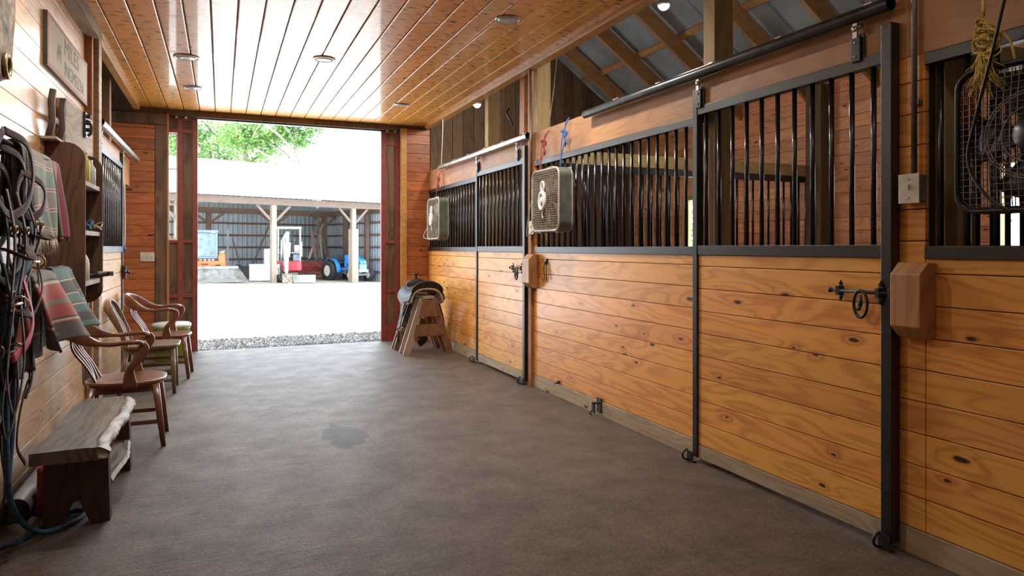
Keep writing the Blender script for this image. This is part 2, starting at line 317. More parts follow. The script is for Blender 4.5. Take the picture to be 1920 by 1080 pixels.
M['logo'] = plain('fan_emblem_white', (.78, .76, .72), .4, noise=.03)

# ------------------------------------------------------------------ mesh helpers
class MB:
    def __init__(s): s.v = []; s.f = []; s.sm = []; s.uv = {}
    def add(s, vs, fs, smooth=False):
        o = len(s.v); s.v += [tuple(v) for v in vs]; s.f += [tuple(i+o for i in f) for f in fs]; s.sm += [smooth]*len(fs); return s
    def box(s, x0, x1, y0, y1, z0, z1):
        v = [(x, y, z) for x in (x0, x1) for y in (y0, y1) for z in (z0, z1)]
        return s.add(v, [(0, 1, 3, 2), (4, 6, 7, 5), (0, 4, 5, 1), (2, 3, 7, 6), (0, 2, 6, 4), (1, 5, 7, 3)])
    def beam(s, p, q, w, h, up=(0, 0, 1)):
        p = Vector(p); q = Vector(q); d = (q-p).normalized(); up = Vector(up)
        r = d.cross(up); r = r.normalized() if r.length > 1e-5 else d.cross(Vector((1, 0, 0))).normalized()
        u = r.cross(d)
        v = [a + r*(w/2*i) + u*(h/2*j) for a in (p, q) for i, j in ((-1, -1), (1, -1), (1, 1), (-1, 1))]
        return s.add(v, [(3, 2, 1, 0), (4, 5, 6, 7)] + [(k, (k+1) % 4, 4+(k+1) % 4, 4+k) for k in range(4)])
    def tube(s, pts, r, n=10, closed=False, caps=True):
        pts = [Vector(p) for p in pts]; N = len(pts); rs = r if isinstance(r, (list, tuple)) else [r]*N
        o = len(s.v); nrm = None
        for i, p in enumerate(pts):
            a = pts[(i-1) % N] if closed or i > 0 else p; b = pts[(i+1) % N] if closed or i < N-1 else p
            d = (b-a).normalized()
            if nrm is None: nrm = d.orthogonal().normalized()
            nrm = (nrm - d*nrm.dot(d)).normalized(); bn = d.cross(nrm)
            for k in range(n):
                t = 2*math.pi*k/n; s.v.append(tuple(p + (nrm*math.cos(t)+bn*math.sin(t))*rs[i]))
        m = N if closed else N-1
        for i in range(m):
            for k in range(n):
                a = o+i*n; b = o+((i+1) % N)*n
                s.f.append((a+k, a+(k+1) % n, b+(k+1) % n, b+k)); s.sm.append(True)
        if not closed and caps:
            s.f.append(tuple(o+k for k in range(n))[::-1]); s.sm.append(False)
            s.f.append(tuple(o+(N-1)*n+k for k in range(n))); s.sm.append(False)
        return s
    def cyl(s, p, q, r, n=16, r2=None): return s.tube([p, q], [r, r if r2 is None else r2], n)
    def sweep(s, pts, w, h, up, n=10, p=2.6):
        """soft-cornered rectangular section swept along a path; up: one vector or one per point"""
        pts = [Vector(q) for q in pts]; N = len(pts)
        W = w if isinstance(w, (list, tuple)) else [w]*N; H = h if isinstance(h, (list, tuple)) else [h]*N
        ups = up if isinstance(up, list) else [up]*N; o = len(s.v)
        for i, q in enumerate(pts):
            d = (pts[min(N-1, i+1)] - pts[max(0, i-1)]).normalized(); u = Vector(ups[i]); u = (u - d*u.dot(d)).normalized(); r = d.cross(u)
            for k in range(n):
                t = 2*math.pi*(k+.5)/n; ct, st = math.cos(t), math.sin(t)
                a = math.copysign(abs(ct)**(2/p), ct); b = math.copysign(abs(st)**(2/p), st)
                s.v.append(tuple(q + r*(a*W[i]/2) + u*(b*H[i]/2)))
        for i in range(N-1):
            for k in range(n): s.f.append((o+i*n+k, o+i*n+(k+1) % n, o+(i+1)*n+(k+1) % n, o+(i+1)*n+k)); s.sm.append(True)
        s.f.append(tuple(o+k for k in range(n))[::-1]); s.sm.append(False); s.f.append(tuple(o+(N-1)*n+k for k in range(n))); s.sm.append(False)
        return s
    def prism(s, poly, a, b, axis='x'):
        """polygon (2D) extruded along axis from a to b; 2D coords are the two other axes in order"""
        def P(u, v, w): return {'x': (w, u, v), 'y': (u, w, v), 'z': (u, v, w)}[axis]
        n = len(poly); v = [P(u, q, a) for u, q in poly] + [P(u, q, b) for u, q in poly]
        return s.add(v, [tuple(range(n))[::-1], tuple(range(n, 2*n))] + [(k, (k+1) % n, n+(k+1) % n, n+k) for k in range(n)])
    def lathe(s, prof, c, axis='z', n=24, caps=True):
        """profile of (radius, height) spun about an axis through c"""
        o = len(s.v)
        for r, h in prof:
            for k in range(n):
                t = 2*math.pi*k/n; a, b = r*math.cos(t), r*math.sin(t)
                q = {'z': (a, b, h), 'x': (h, a, b), 'y': (a, h, b)}[axis]
                s.v.append((c[0]+q[0], c[1]+q[1], c[2]+q[2]))
        for i in range(len(prof)-1):
            for k in range(n): s.f.append((o+i*n+k, o+i*n+(k+1) % n, o+(i+1)*n+(k+1) % n, o+(i+1)*n+k)); s.sm.append(True)
        if caps: s.f.append(tuple(o+k for k in range(n))[::-1]); s.sm.append(False); s.f.append(tuple(o+(len(prof)-1)*n+k for k in range(n))); s.sm.append(False)
        return s
    def ball(s, c, r, n=12, sc=(1, 1, 1)):
        o = len(s.v); m = n//2
        for i in range(m+1):
            ph = math.pi*i/m
            for k in range(n):
                t = 2*math.pi*k/n; s.v.append((c[0]+r*sc[0]*math.sin(ph)*math.cos(t), c[1]+r*sc[1]*math.sin(ph)*math.sin(t), c[2]+r*sc[2]*math.cos(ph)))
        for i in range(m):
            for k in range(n): s.f.append((o+i*n+k, o+(i+1)*n+k, o+(i+1)*n+(k+1) % n, o+i*n+(k+1) % n)); s.sm.append(True)
        return s
    def grid(s, fn, nu, nv, smooth=True):
        o = len(s.v)
        for i in range(nu+1):
            for j in range(nv+1): s.v.append(tuple(fn(i/nu, j/nv)))
        for i in range(nu):
            for j in range(nv):
                a = o+i*(nv+1)+j; s.uv[len(s.f)] = [(i/nu, j/nv), ((i+1)/nu, j/nv), ((i+1)/nu, (j+1)/nv), (i/nu, (j+1)/nv)]
                s.f.append((a, a+nv+1, a+nv+2, a+1)); s.sm.append(smooth)
        return s
    def build(s, name, mat, parent=None, bevel=0, solid=0, subs=0, local=False, xf=None):
        me = bpy.data.meshes.new(name)
        off = Vector((0, 0, 0))
        if parent is not None and not local:
            p = parent
            while p is not None: off += p.location; p = p.parent
        vs = s.v if xf is None else [tuple(xf @ Vector(v)) for v in s.v]
        me.from_pydata([(v[0]-off.x, v[1]-off.y, v[2]-off.z) for v in vs], [], s.f)
        me.polygons.foreach_set('use_smooth', s.sm)
        if s.uv:
            uvl = me.uv_layers.new(name='UVMap')
            for fi, uvs in s.uv.items():
                for li, uv in zip(me.polygons[fi].loop_indices, uvs): uvl.data[li].uv = uv
        me.materials.append(M[mat]); me.update()
        o = bpy.data.objects.new(name, me); C.objects.link(o)
        if parent is not None: o.parent = parent
        if bevel:
            b = o.modifiers.new('b', 'BEVEL'); b.width = bevel; b.segments = 2; b.limit_method = 'ANGLE'; b.angle_limit = .6
        if solid:
            b = o.modifiers.new('s', 'SOLIDIFY'); b.thickness = solid; b.offset = 0
        if subs:
            b = o.modifiers.new('u', 'SUBSURF'); b.levels = subs; b.render_levels = subs
        return o
def tag(o, label=None, cat=None, group=None, kind=None):
    for k, v in (('label', label), ('category', cat), ('group', group), ('kind', kind)):
        if v: o[k] = v
    return o
def thing(name, label, cat, loc=(0, 0, 0), group=None, kind=None):
    o = bpy.data.objects.new(name, None); C.objects.link(o); o.location = loc; o.empty_display_size = .1
    return tag(o, label, cat, group, kind)
def dup(root, loc, rotz=0, label=None, group=None):
    r = root.copy(); C.objects.link(r); r.location = loc; r.rotation_euler = (0, 0, rotz)
    if label: r['label'] = label
    if group: r['group'] = group
    for ch in list(root.children):
        c = ch.copy(); C.objects.link(c); c.parent = r
        for g in ch.children:
            d = g.copy(); C.objects.link(d); d.parent = c
    return r
def bez(pts, n=10):
    """Catmull-Rom through the points"""
    P = [Vector(p) for p in pts]; P = [P[0]*2-P[1]] + P + [P[-1]*2-P[-2]]; out = []
    for i in range(1, len(P)-2):
        for k in range(n):
            t = k/n; a, b, c, d = P[i-1:i+3]
            out.append(.5*((2*b) + (c-a)*t + (2*a-5*b+4*c-d)*t*t + (3*b-a-3*c+d)*t**3))
    return out + [P[-2]]
def boards(mb, axis, a0, a1, z0, pitch, z1, c0, c1, gap=.004):
    """horizontal boards stacked in z between z0 and z1; run along axis 'x' or 'y' from a0 to a1, faces at c0..c1"""
    z = z0
    while z < z1-.01:
        t = min(z+pitch-gap, z1)
        if axis == 'y': mb.box(c0, c1, a0, a1, z, t)
        else: mb.box(a0, a1, c0, c1, z, t)
        z += pitch
    return mb
# ================================================================== STRUCTURE
XR, XL, YE, ZC = 2.80, -1.0, 9.70, 3.12
mb = MB(); mb.box(-4.6, 6.45, -3.2, 9.80, -.2, 0)
tag(mb.build('floor', 'concrete'), 'brushed concrete aisle floor with a damp spot', 'floor', kind='structure')
mb = MB(); x = XL
for k in range(21):
    x0, x1 = XL+k*.186, min(XL+(k+1)*.186-.007, 2.79)
    if x1 > x0+.01: mb.box(x0, x1, -3.1, 9.74, ZC, ZC+.02)
ce = tag(mb.build('ceiling', 'ceiling', bevel=.008), 'glossy varnished tongue and groove pine ceiling', 'ceiling', kind='structure')
mb = MB(); mb.box(XL-.02, 2.82, -3.1, 9.74, ZC+.0205, ZC+.12); mb.build('backing', 'dark', ce)
def struct(name, mb, mat, label, cat, **k): return tag(mb.build(name, mat, **k), label, cat, kind='structure')
# right wall, below the grilles
mb = MB()
for a, b in ((-3.1, 2.012), (3.40, 6.02), (7.30, YE-.005)): boards(mb, 'y', a, b, .12, .140, 1.31, XR, XR+.022)
wr = struct('wall_right', mb, 'pine_right', 'orange stained board wall of the stalls beside the aisle', 'wall', bevel=.002)
mb = MB()
for a, b in ((-3.1, 2.012), (3.40, 6.02), (7.30, YE-.005)): mb.box(XR+.0225, XR+.045, a, b, 0, 1.31)
mb.build('backing', 'dark', wr)
mb = MB(); boards(mb, 'y', 2.014, 2.20, .12, .140, 2.19, XR-.002, XR+.022); boards(mb, 'y', 6.0, 6.22, .12, .140, 2.19, XR-.002, XR+.022)
mb.build('jamb_boards', 'pine_right', wr, bevel=.002)
mb = MB(); mb.box(XR+.0225, XR+.06, 2.014, 2.20, 0, 2.19); mb.box(XR+.0225, XR+.06, 6.02, 6.22, 0, 2.19); mb.build('jamb_backing', 'dark', wr)
mb = MB()
for a, b in ((-3.1, 2.20), (3.40, 6.22), (7.30, YE-.005)): mb.box(XR-.006, XR+.035, a, b, 0, .116)
struct('baseboard_right', mb, 'grey_base', 'weathered grey plank along the foot of the stall wall', 'baseboard', bevel=.003)
mb = MB(); mb.box(XR-.004, XR+.036, -3.1, 6.04, 2.19, 2.463); mb.box(XR-.004, XR+.036, 6.045, YE-.005, 2.19, 2.463)
struct('trim_1', mb, 'header', 'long brown header board above the stall grilles', 'beam', bevel=.003)
mb = MB(); mb.box(2.715, XR+.01, -3.1, YE-.1, 3.075, ZC-.001)
struct('trim_2', mb, 'trim', 'pine edge board along the right side of the ceiling', 'trim', bevel=.003)
mb = MB(); mb.box(2.765, 2.795, 6.03, 6.10, .0, 3.07)
struct('trim_3', mb, 'post_orange', 'orange upright board between the far and middle stall', 'trim', bevel=.003)
# left wall
mb = MB(); boards(mb, 'y', -3.1, 6.33, .12, .135, ZC-.01, XL-.022, XL)
wl = struct('wall_left', mb, 'pine_left', 'glossy honey pine board wall where the tack hangs', 'wall', bevel=.002)
mb = MB(); mb.box(XL-.05, XL-.0225, -3.1, 6.32, 0, ZC-.01); mb.build('backing', 'dark', wl)
mb = MB(); mb.box(XL-.03, XL+.006, -3.1, 6.33, 0, .116)
struct('baseboard_left', mb, 'grey_base', 'weathered plank along the foot of the left wall', 'baseboard', bevel=.003)
mb = MB(); mb.box(XL, XL+.10, -3.1, 6.36, 3.03, ZC-.001)
struct('trim_4', mb, 'rough_y', 'rough sawn beam under the ceiling over the tack wall', 'beam', bevel=.004)
mb = MB(); mb.box(XL, XL+.07, 6.66, 9.60, 3.06, ZC-.001)
struct('trim_5', mb, 'trim', 'pine edge board along the left side of the ceiling', 'trim', bevel=.003)
mb = MB(); mb.box(XL-.02, XL+.05, 6.33, 6.42, 0, ZC-.01)
struct('trim_6', mb, 'post_orange', 'reddish upright board at the end of the tack wall', 'trim', bevel=.003)
mb = MB(); mb.box(XL-.06, XL+.085, 6.42, 6.56, 0, ZC-.01)
tag(mb.build('wooden_post', 'rough_y', bevel=.004), 'rough sawn post between the tack wall and the left stall door', 'post')
mb = MB(); mb.box(XL-.05, XL-.012, 6.57, 9.30, 2.08, 2.40)
struct('trim_7', mb, 'header', 'brown header board over the left stall door', 'beam', bevel=.003)
# end wall with the big opening
mb = MB(); boards(mb, 'x', -4.5, -.775, .0, .136, 2.90, YE, YE+.022); boards(mb, 'x', 2.47, XR+.02, 0, .136, 3.07, YE, YE+.022)
we = struct('wall_end', mb, 'pine_end', 'red brown boards of the end wall beside the big doorway', 'wall', bevel=.002)
mb = MB(); mb.box(-4.5, -.64, YE+.0225, YE+.045, 0, 2.98); mb.box(2.39, XR+.02, YE+.0225, YE+.045, 0, 2.98); mb.build('backing', 'dark', we)
mb = MB(); mb.box(-4.5, -.64, YE-.012, YE+.021, 2.905, 3.04); mb.box(-.77, -.64, YE-.010, YE+.021, 0, 2.90)
struct('trim_8', mb, 'ply', 'dark upright board beside the left red barn door', 'trim', bevel=.002)
mb = MB(); mb.box(-.638, -.615, YE-.03, YE+.06, 0, 3.05)
struct('trim_9', mb, 'post_orange', 'thin pine edge of the doorway on its left side', 'trim', bevel=.002)
mb = MB(); mb.box(2.385, 2.465, YE-.03, YE+.06, 0, 3.07)
struct('trim_10', mb, 'trim', 'pine edge of the doorway on its right side', 'trim', bevel=.002)
mb = MB(); mb.box(-4.5, 6.4, YE+.05, YE+.12, 3.045, 3.3)
struct('trim_11', mb, 'red', 'dark red lintel above the big doorway', 'lintel')
# far gable over the right-hand stall: vertical planks below, gable above
mb = MB(); x = XR+.03
while x < 6.4:
    b = min(x+.17, 6.42); mb.add([(x, YE, 0), (b-.006, YE, 0), (b-.006, YE, 7.90-.72*b), (x, YE, 7.90-.72*x), (x, YE+.03, 0), (b-.006, YE+.03, 0), (b-.006, YE+.03, 7.90-.72*b), (x, YE+.03, 7.90-.72*x)],
        [(0, 1, 2, 3), (5, 4, 7, 6), (1, 5, 6, 2), (4, 0, 3, 7), (3, 2, 6, 7), (4, 5, 1, 0)]); x += .17
struct('wall_gable_right', mb, 'barn_dark', 'dark vertical planks of the gable above the far stall', 'wall', bevel=.002)
mb = MB(); mb.prism([(-4.55, 3.3), (6.45, 3.3), (6.45, 3.2), (.9, 7.2), (-4.55, 3.2)][:0] or [(-4.55, 3.04), (XR+.03, 3.04), (XR+.03, 5.88), (.9, 7.25), (-4.55, 3.3)], YE+.03, YE+.06, 'y')
mb.box(XR, 6.45, YE+.035, YE+.06, 0, 3.2); mb.prism([(XR+.03, 3.2), (6.5, 3.2), (XR+.03, 5.88)], YE+.035, YE+.06, 'y')
struct('wall_gable', mb, 'barn_dark', 'dark boards of the end gable above the ceiling', 'wall')
# outer walls
def outer(x0, x1, side, wins, label):
    mb = MB(); ys = [-3.2]
    for a, b, c, d in wins: ys += [a, b]
    ys.append(YE)
    for i in range(0, len(ys), 2): boards(mb, 'y', ys[i], ys[i+1], 0, .14, 3.28, x0, x1)
    for a, b, c, d in wins:
        boards(mb, 'y', a, b, 0, .14, c, x0, x1); boards(mb, 'y', a, b, d, .14, 3.28, x0, x1)
    w = struct('wall_outer_'+side, mb, 'pine_outer', label, 'wall', bevel=.002)
    mb = MB(); k = x1+.001 if side == 'right' else x0-.021
    for i in range(0, len(ys), 2): mb.box(k, k+.02, ys[i], ys[i+1], 0, 3.28)
    for a, b, c, d in wins: mb.box(k, k+.02, a, b, 0, c); mb.box(k, k+.02, a, b, d, 3.28)
    mb.build('backing', 'dark', w)
outer(6.35, 6.375, 'right', [(2.9, 3.9, 1.0, 2.15), (7.45, 8.35, 1.05, 2.1)], 'pine boards of the outer wall behind the right stalls')
outer(-4.525, -4.5, 'left', [(2, 3, 1.2, 2.2), (7.2, 8.2, 1.2, 2.2)], 'pine boards of the outer wall behind the left stalls')
for n, (a, b, c, d) in enumerate([(2.9, 3.9, 1.0, 2.15), (7.45, 8.35, 1.05, 2.1)]):
    mb = MB()
    for q in (a, b-.06): mb.box(6.30, 6.42, q, q+.06, c, d)
    for q in (c, d-.06): mb.box(6.30, 6.42, a+.06, b-.06, q, q+.06)
    struct('window_%d' % (n+1), mb, 'post', 'bright stall window opening in the outer wall, %s stall' % ('middle', 'far')[n], 'window', bevel=.003)
# divider walls of the right-hand stalls, with a barred upper half
def divider(y, name, label):
    mb = MB(); boards(mb, 'x', 3.02, 6.34, 0, .14, 1.30, y, y+.03)
    w = struct(name, mb, 'pine_divider', label, 'wall', bevel=.002)
    mb = MB(); mb.box(3.02, 6.34, y-.005, y+.045, 2.17, 2.30); mb.build('top_beam', 'beam_x', w, bevel=.003)
    mb = MB(); mb.box(3.02, 6.34, y, y+.04, 2.10, 2.165); mb.box(3.02, 6.34, y, y+.04, 1.302, 1.36); mb.build('grille_rail', 'black', w)
    for k in range(29):
        mb = MB(); xx = 3.10+k*.112; mb.cyl((xx, y+.02, 1.36), (xx, y+.02, 2.10), .0125, 10); mb.build('bar', 'black_bar', w)
divider(5.93, 'wall_divider_far', 'barred divider between the middle and the far stall')
divider(2.04, 'wall_divider_near', 'barred divider between the middle and the near stall')
# posts
def post(x0, x1, y0, y1, z1, label, mat='post', z0=0, name='wooden_post'):
    mb = MB(); mb.box(x0, x1, y0, y1, z0, z1); tag(mb.build(name, mat, bevel=.004), label, 'post', 'timber posts behind the stall fronts')
for a, lab in ((3.46, 'yellow timber post behind the near end of the middle stall grille'), (6.09, 'yellow timber post at the corner between middle and far stall'), (7.43, 'yellow timber post behind the far stall door')):
    post(2.862, 3.01, a, a+.11, 5.68, lab)
post(2.862, 2.94, 1.97, 2.03, 5.6, 'greenish yellow timber post seen through the nearest grille beside the switch')
post(2.965, 3.05, 1.96, 2.03, 5.6, 'second yellow timber post inside the nearest stall, just beyond the first')
post(6.2, 6.34, 5.7, 5.92, 3.2, 'upright post in the corner where the barred divider meets the outer wall', 'barn_dark')
post(-1.22, -1.06, 8.1, 8.22, ZC, 'brown timber post above the left stall door', 'post_brown')
# roof
mb = MB()
def zroof(x): return 7.866-.72*x
def sheet(mb, xa, xb, za, zb, y0, y1, t=.02): mb.add([(xa, y0, za), (xb, y0, zb), (xb, y1, zb), (xa, y1, za), (xa, y0, za+t), (xb, y0, zb+t), (xb, y1, zb+t), (xa, y1, za+t)], [(3, 2, 1, 0), (4, 5, 6, 7), (0, 1, 5, 4), (1, 2, 6, 5), (2, 3, 7, 6), (3, 0, 4, 7)])
y = -3.3
while y < 9.8:
    b = min(y+.9, 9.9)
    sheet(mb, .9, 6.7, zroof(.9)+.04, zroof(6.7)+.04, y, b, .01); mb.cyl((.9, b, zroof(.9)+.05), (6.7, b, zroof(6.7)+.05), .022, 8)
    sheet(mb, -4.9, .9, zroof(6.7)+.04, zroof(.9)+.04, y, b, .01); y = b
struct('roof', mb, 'tin_inner', 'blue grey metal roof sheets above the stall rafters', 'roof')
YR = [9.05, 8.08, 7.15, 6.0, 5.1, 4.1, 3.1, 2.1]
NL = ['closest to the far gable', 'second from the far gable', 'third from the far gable', 'over the divider of middle and far stall', 'over the far half of the middle stall',
      'over the middle of the middle stall', 'beside the tall yellow post', 'over the near divider']
for y, s_ in zip(YR, NL):
    mb = MB(); p = Vector((1.0, y, zroof(1.0)-.14)); q = Vector((6.6, y, zroof(6.6)-.14)); mb.beam(p, q, .045, .20, (0, 0, 1))
    tag(mb.build('rafter', 'rafter'), 'sloping brown roof rafter '+s_, 'rafter', 'roof rafters over the right stalls')
for xx, s_ in ((5.95, 'lowest of those under the roof sheets'), (5.35, 'second from the eave, crossing between rafters'), (4.72, 'next to the ceiling edge'), (4.1, 'higher up above the ceiling edge'), (3.4, 'near the top, mostly hidden')):
    mb = MB(); mb.beam((xx, -3, zroof(xx)+.01), (xx, 9.65, zroof(xx)+.01), .09, .038, (.584, 0, .811))
    tag(mb.build('roof_purlin', 'purlin'), 'light brown lengthwise roof batten, '+s_, 'batten', 'roof battens')

# ================================================================== RED BARN DOORS in the end opening
def leaf(name, x0, x1, win, label):
    t = thing(name, label, 'barn door', (x0, 9.80, 0), kind='structure')
    mb = MB(); X = sorted((x0, x1)); y0, y1 = 9.79, 9.85
    # vertical members
    for a, b in win['st']: mb.box(a, b, y0, y1, .0, 3.02)
    for a, b, zs in win['rails']:
        for c, d in zs: mb.box(a, b, y0+.002, y1-.002, c, d)
    mb.build('frame', 'red', t, bevel=.003)
    for (a, b, c, d) in win['pan']:
        mb = MB(); mb.box(a, b, y0+.02, y0+.035, c, d); mb.build('plywood_panel', 'ply', t)
    for (a, b, c, d) in win['glass']:
        mb = MB(); w_ = .018
        for p_, q_ in ((a, a+w_), (b-w_, b)): mb.box(p_, q_, y0+.01, y0+.04, c, d)
        for k in range(4):
            z = c+(d-c-w_)*k/3; mb.box(a+w_, b-w_, y0+.012, y0+.038, z, z+w_)
        ws = mb.build('window_sash', 'white', t); mb = MB(); mb.box(a+w_, b-w_, y0+.022, y0+.026, c, d); mb.build('pane', 'glass', ws)
    return t
RZ = [(0, .236), (.70, .742), (1.405, 1.446), (2.83, 2.88), (2.99, 3.02)]
leaf('door_4', -.285, -1.75, dict(st=[(-.345, -.285), (-1.75, -1.69), (-.52, -.458), (-1.57, -1.51)],
     rails=[(-1.69, -.345, [RZ[0], RZ[1], RZ[2], RZ[3], RZ[4]])],
     pan=[(-.458, -.345, 1.446, 2.83), (-1.69, -1.57, 1.446, 2.83), (-1.69, -.345, .742, 1.405), (-1.69, -.345, .236, .70), (-1.69, -.345, 2.88, 2.99)],
     glass=[(-1.0, -.52, 1.45, 2.82), (-1.51, -1.0, 1.45, 2.82)]), 'red framed sliding barn door with dark plywood panels and a window, left side of the opening')
leaf('door_5', 2.12, 3.6, dict(st=[(2.12, 2.185), (3.54, 3.6), (2.325, 2.385)], rails=[(2.185, 3.54, [RZ[0], RZ[1], RZ[2], RZ[3], RZ[4]])],
     pan=[(2.185, 2.325, 1.446, 2.83), (2.385, 3.54, 1.446, 2.83), (2.185, 3.54, .742, 1.405), (2.185, 3.54, .236, .70), (2.185, 3.54, 2.88, 2.99)], glass=[]),
     'red framed sliding barn door with dark plywood panels, right side of the opening')
t = thing('door_track', 'dark track the red barn doors hang from, above the opening', 'track', (0, 9.8, 3.03))
mb = MB(); mb.box(-1.8, 3.6, 9.785, 9.86, 3.022, 3.044); mb.build('rail', 'track_black', t)
for xx in (-.53, -.42, 2.2, 2.32): mb = MB(); mb.cyl((xx, 9.77, 3.03), (xx, 9.785, 3.03), .016); mb.build('roller', 'hard', t)

# ================================================================== STALL FRONTS
def bars(parent, X, ya, yb, z0, z1, n, mat='black_bar'):
    for k in range(n):
        y = ya+(yb-ya)*(k+.5)/n if n else 0
        mb = MB(); mb.cyl((X, y, z0), (X, y, z1), .0125, 12); mb.build('bar', mat, parent)
def grille(ya, yb, n, label):
    t = thing('stall_grille', label, 'grille', (XR, (ya+yb)/2, 1.30), 'fixed stall grilles')
    mb = MB(); mb.box(XR-.012, XR+.035, ya, yb, 1.30, 1.356)
    mb.build('bottom_rail', 'black', t, bevel=.003)
    mb = MB(); mb.box(XR-.012, XR+.035, ya, yb, 2.137, 2.189); mb.build('top_rail', 'black', t, bevel=.003)
    bars(t, XR+.012, ya+.02, yb, 1.356, 2.137, n)
    for y in (ya+.3, (ya+yb)/2, yb-.3):
        for z in (1.328, 2.163): pass
grille(3.50, 6.00, 23, 'black barred grille of the middle stall, behind the larger hanging fan')
grille(7.52, 9.69, 20, 'black barred grille of the far stall, behind the far fan')
grille(-3.0, 2.012, 44, 'black barred grille of the nearest stall, behind the black fan')

def latch(x, y, z, s, lab):
    """ornate sliding bolt; s = direction into the aisle"""
    t = thing('door_latch', lab, 'latch', (x, y, z), 'black ornate door latches')
    def bp(yc, w, h):
        mb = MB(); pr = [(-.5, .42), (-.22, .5), (-.35, .62), (0, 1), (.35, .62), (.22, .5), (.5, .42), (.5, -.42), (.22, -.5), (.35, -.62), (0, -1), (-.35, -.62), (-.22, -.5), (-.5, -.42)]
        mb.prism([(yc+a*w, z+b*h) for a, b in pr], x, x+s*.007, 'x')
        mb.box(min(x, x+s*.03), max(x, x+s*.03), yc-.011, yc+.011, z-.022, z+.022)
        for dz in (-.72, .72): mb.ball((x+s*.008, yc, z+dz*h), .008, 8)
        return mb
    bp(y+.245, .032, .052).build('bolt_plate', 'black', t, bevel=.002); bp(y+.03, .036, .056).build('bolt_plate', 'black', t, bevel=.002)
    mb = bp(y-.035, .036, .056); mb.build('keeper', 'black', t, bevel=.002)
    mb = MB(); mb.cyl((x+s*.022, y+.285, z), (x+s*.022, y-.05, z), .008); mb.ball((x+s*.022, y+.29, z), .013, 10); mb.build('bolt', 'black', t)
    mb = MB(); pts = [(x+s*.03, y+.115+.036*math.cos(a), z-.055+.062*math.sin(a)) for a in [2*math.pi*k/24 for k in range(24)]]
    mb.tube(pts, .0075, 8, closed=True); mb.build('ring_handle', 'black', t)
    mb = MB(); mb.ball((x+s*.028, y+.118, z-.05), .022, 10, (.4, .6, 1.2)); mb.ball((x+s*.028, y+.126, z-.078), .014, 8, (.5, 1, .8)); mb.prism([(y+.105, z-.03), (y+.112, z-.012), (y+.118, z-.03)], x+s*.025, x+s*.031, 'x')
    mb.build('horse_head_ornament', 'black', t)
    return t
def sliding(name, label, xf, s, ya, yb, nb, latch_y, wide, bmat, lab, end=0, mat='black'):
    """xf: face towards the wall; s: +1 = stands out to +x; stall door of steel tube, boards and bars"""
    t = thing(name, label, 'stall door', (xf, (ya+yb)/2, 0), kind='structure')
    def bx(mb, d0, d1, *r): a, b = xf+s*d0, xf+s*d1; return mb.box(min(a, b), max(a, b), *r)
    mb = MB(); bx(mb, .0, .055, ya, ya+wide, .03, 2.355); mb.build('stile', mat, t, bevel=.004)
    mb = MB(); bx(mb, .0, .050, yb-.045, yb, .03, 2.345); mb.build('stile', mat, t, bevel=.004)
    a, b = ya+wide, yb-.045
    mb = MB(); bx(mb, .004, .046, a, b, 1.302, 1.362); mb.build('middle_rail', mat, t, bevel=.003)
    mb = MB(); bx(mb, .004, .046, a, b, 2.180, 2.235); mb.build('top_rail', mat, t, bevel=.003)
    mb = MB(); z = .115
    while z < 1.295: bx(mb, .010, .036, a, b, z, min(z+.136, 1.301)); z += .14
    p = mb.build('board_panel', bmat, t, bevel=.002)
    mb = MB(); bx(mb, .006, .0098, a, b, .035, 1.30); mb.build('panel_backing', 'dark', t)
    mb = MB(); bx(mb, .009, .038, a, b, .03, .111); mb.build('kick_board', 'grey_base', t, bevel=.002)
    mb = MB(); bx(mb, .012, .030, a, b, 2.236, 2.335); mb.build('top_board', 'header', t, bevel=.002)
    bars(t, xf+s*.025, a, b, 1.362, 2.180, nb)
    for y in (a+.13, b-.02):
        mb = MB(); bx(mb, .034, .044, y-.035, y+.035, 2.20, 2.35); bx(mb, .044, .060, y-.025, y+.025, 2.22, 2.335)
        h = mb.build('hanger', 'black', t, bevel=.003)
        mb = MB(); bx(mb, .055, .064, y-.012, y+.012, 2.33, 2.40); mb.ball((xf+s*.06, y, 2.245), .008, 8); mb.ball((xf+s*.06, y, 2.31), .008, 8)
        mb.cyl((xf+s*.045, y-.025, 2.385), (xf+s*.045, y+.025, 2.385), .011); mb.cyl((xf+s*.06, y, 2.36), (xf+s*.06, y, 2.385), .013, 6); mb.build('hanger_bolt', 'hard', h)
    return t
def guide(x, y, s, lab, r=.045):
    mb = MB(); sx_ = s
    mb.box(min(x, x+s*.03), max(x, x+s*.03), y-.03, y+.03, .0, .008); mb.box(min(x+s*.024, x+s*.03), max(x+s*.024, x+s*.03), y-.03, y+.03, .008, .07)
    pts = [(x+s*.03+s*.04*math.sin(a), y+.02, .042+.032*math.cos(a)) for a in [math.pi*k/10 for k in range(11)]]; mb.tube(pts, .007, 8)
    tag(mb.build('door_guide', 'black', bevel=.002), lab, 'door guide', 'black floor guides of the stall doors')
D1 = sliding('door_1', 'near sliding stall door of black steel tube, boards and bars', 2.794, -1, 2.13, 3.53, 11, 2.3, .055, 'pine_right', '')
D2 = sliding('door_2', 'far sliding stall door of black steel tube, boards and bars', 2.794, -1, 6.12, 7.54, 12, 6.3, .055, 'pine_right', '')
D3 = sliding('door_3', 'sliding stall door in the left wall beyond the tack shelf', XL-.004, 1, 6.60, 8.25, 13, 6.3, .055, 'pine_left', '')
latch(2.738, 2.15, 1.145, -1, 'black latch with a horse head ring on the near stall door')
latch(2.738, 6.14, 1.145, -1, 'black latch with a ring on the far stall door')
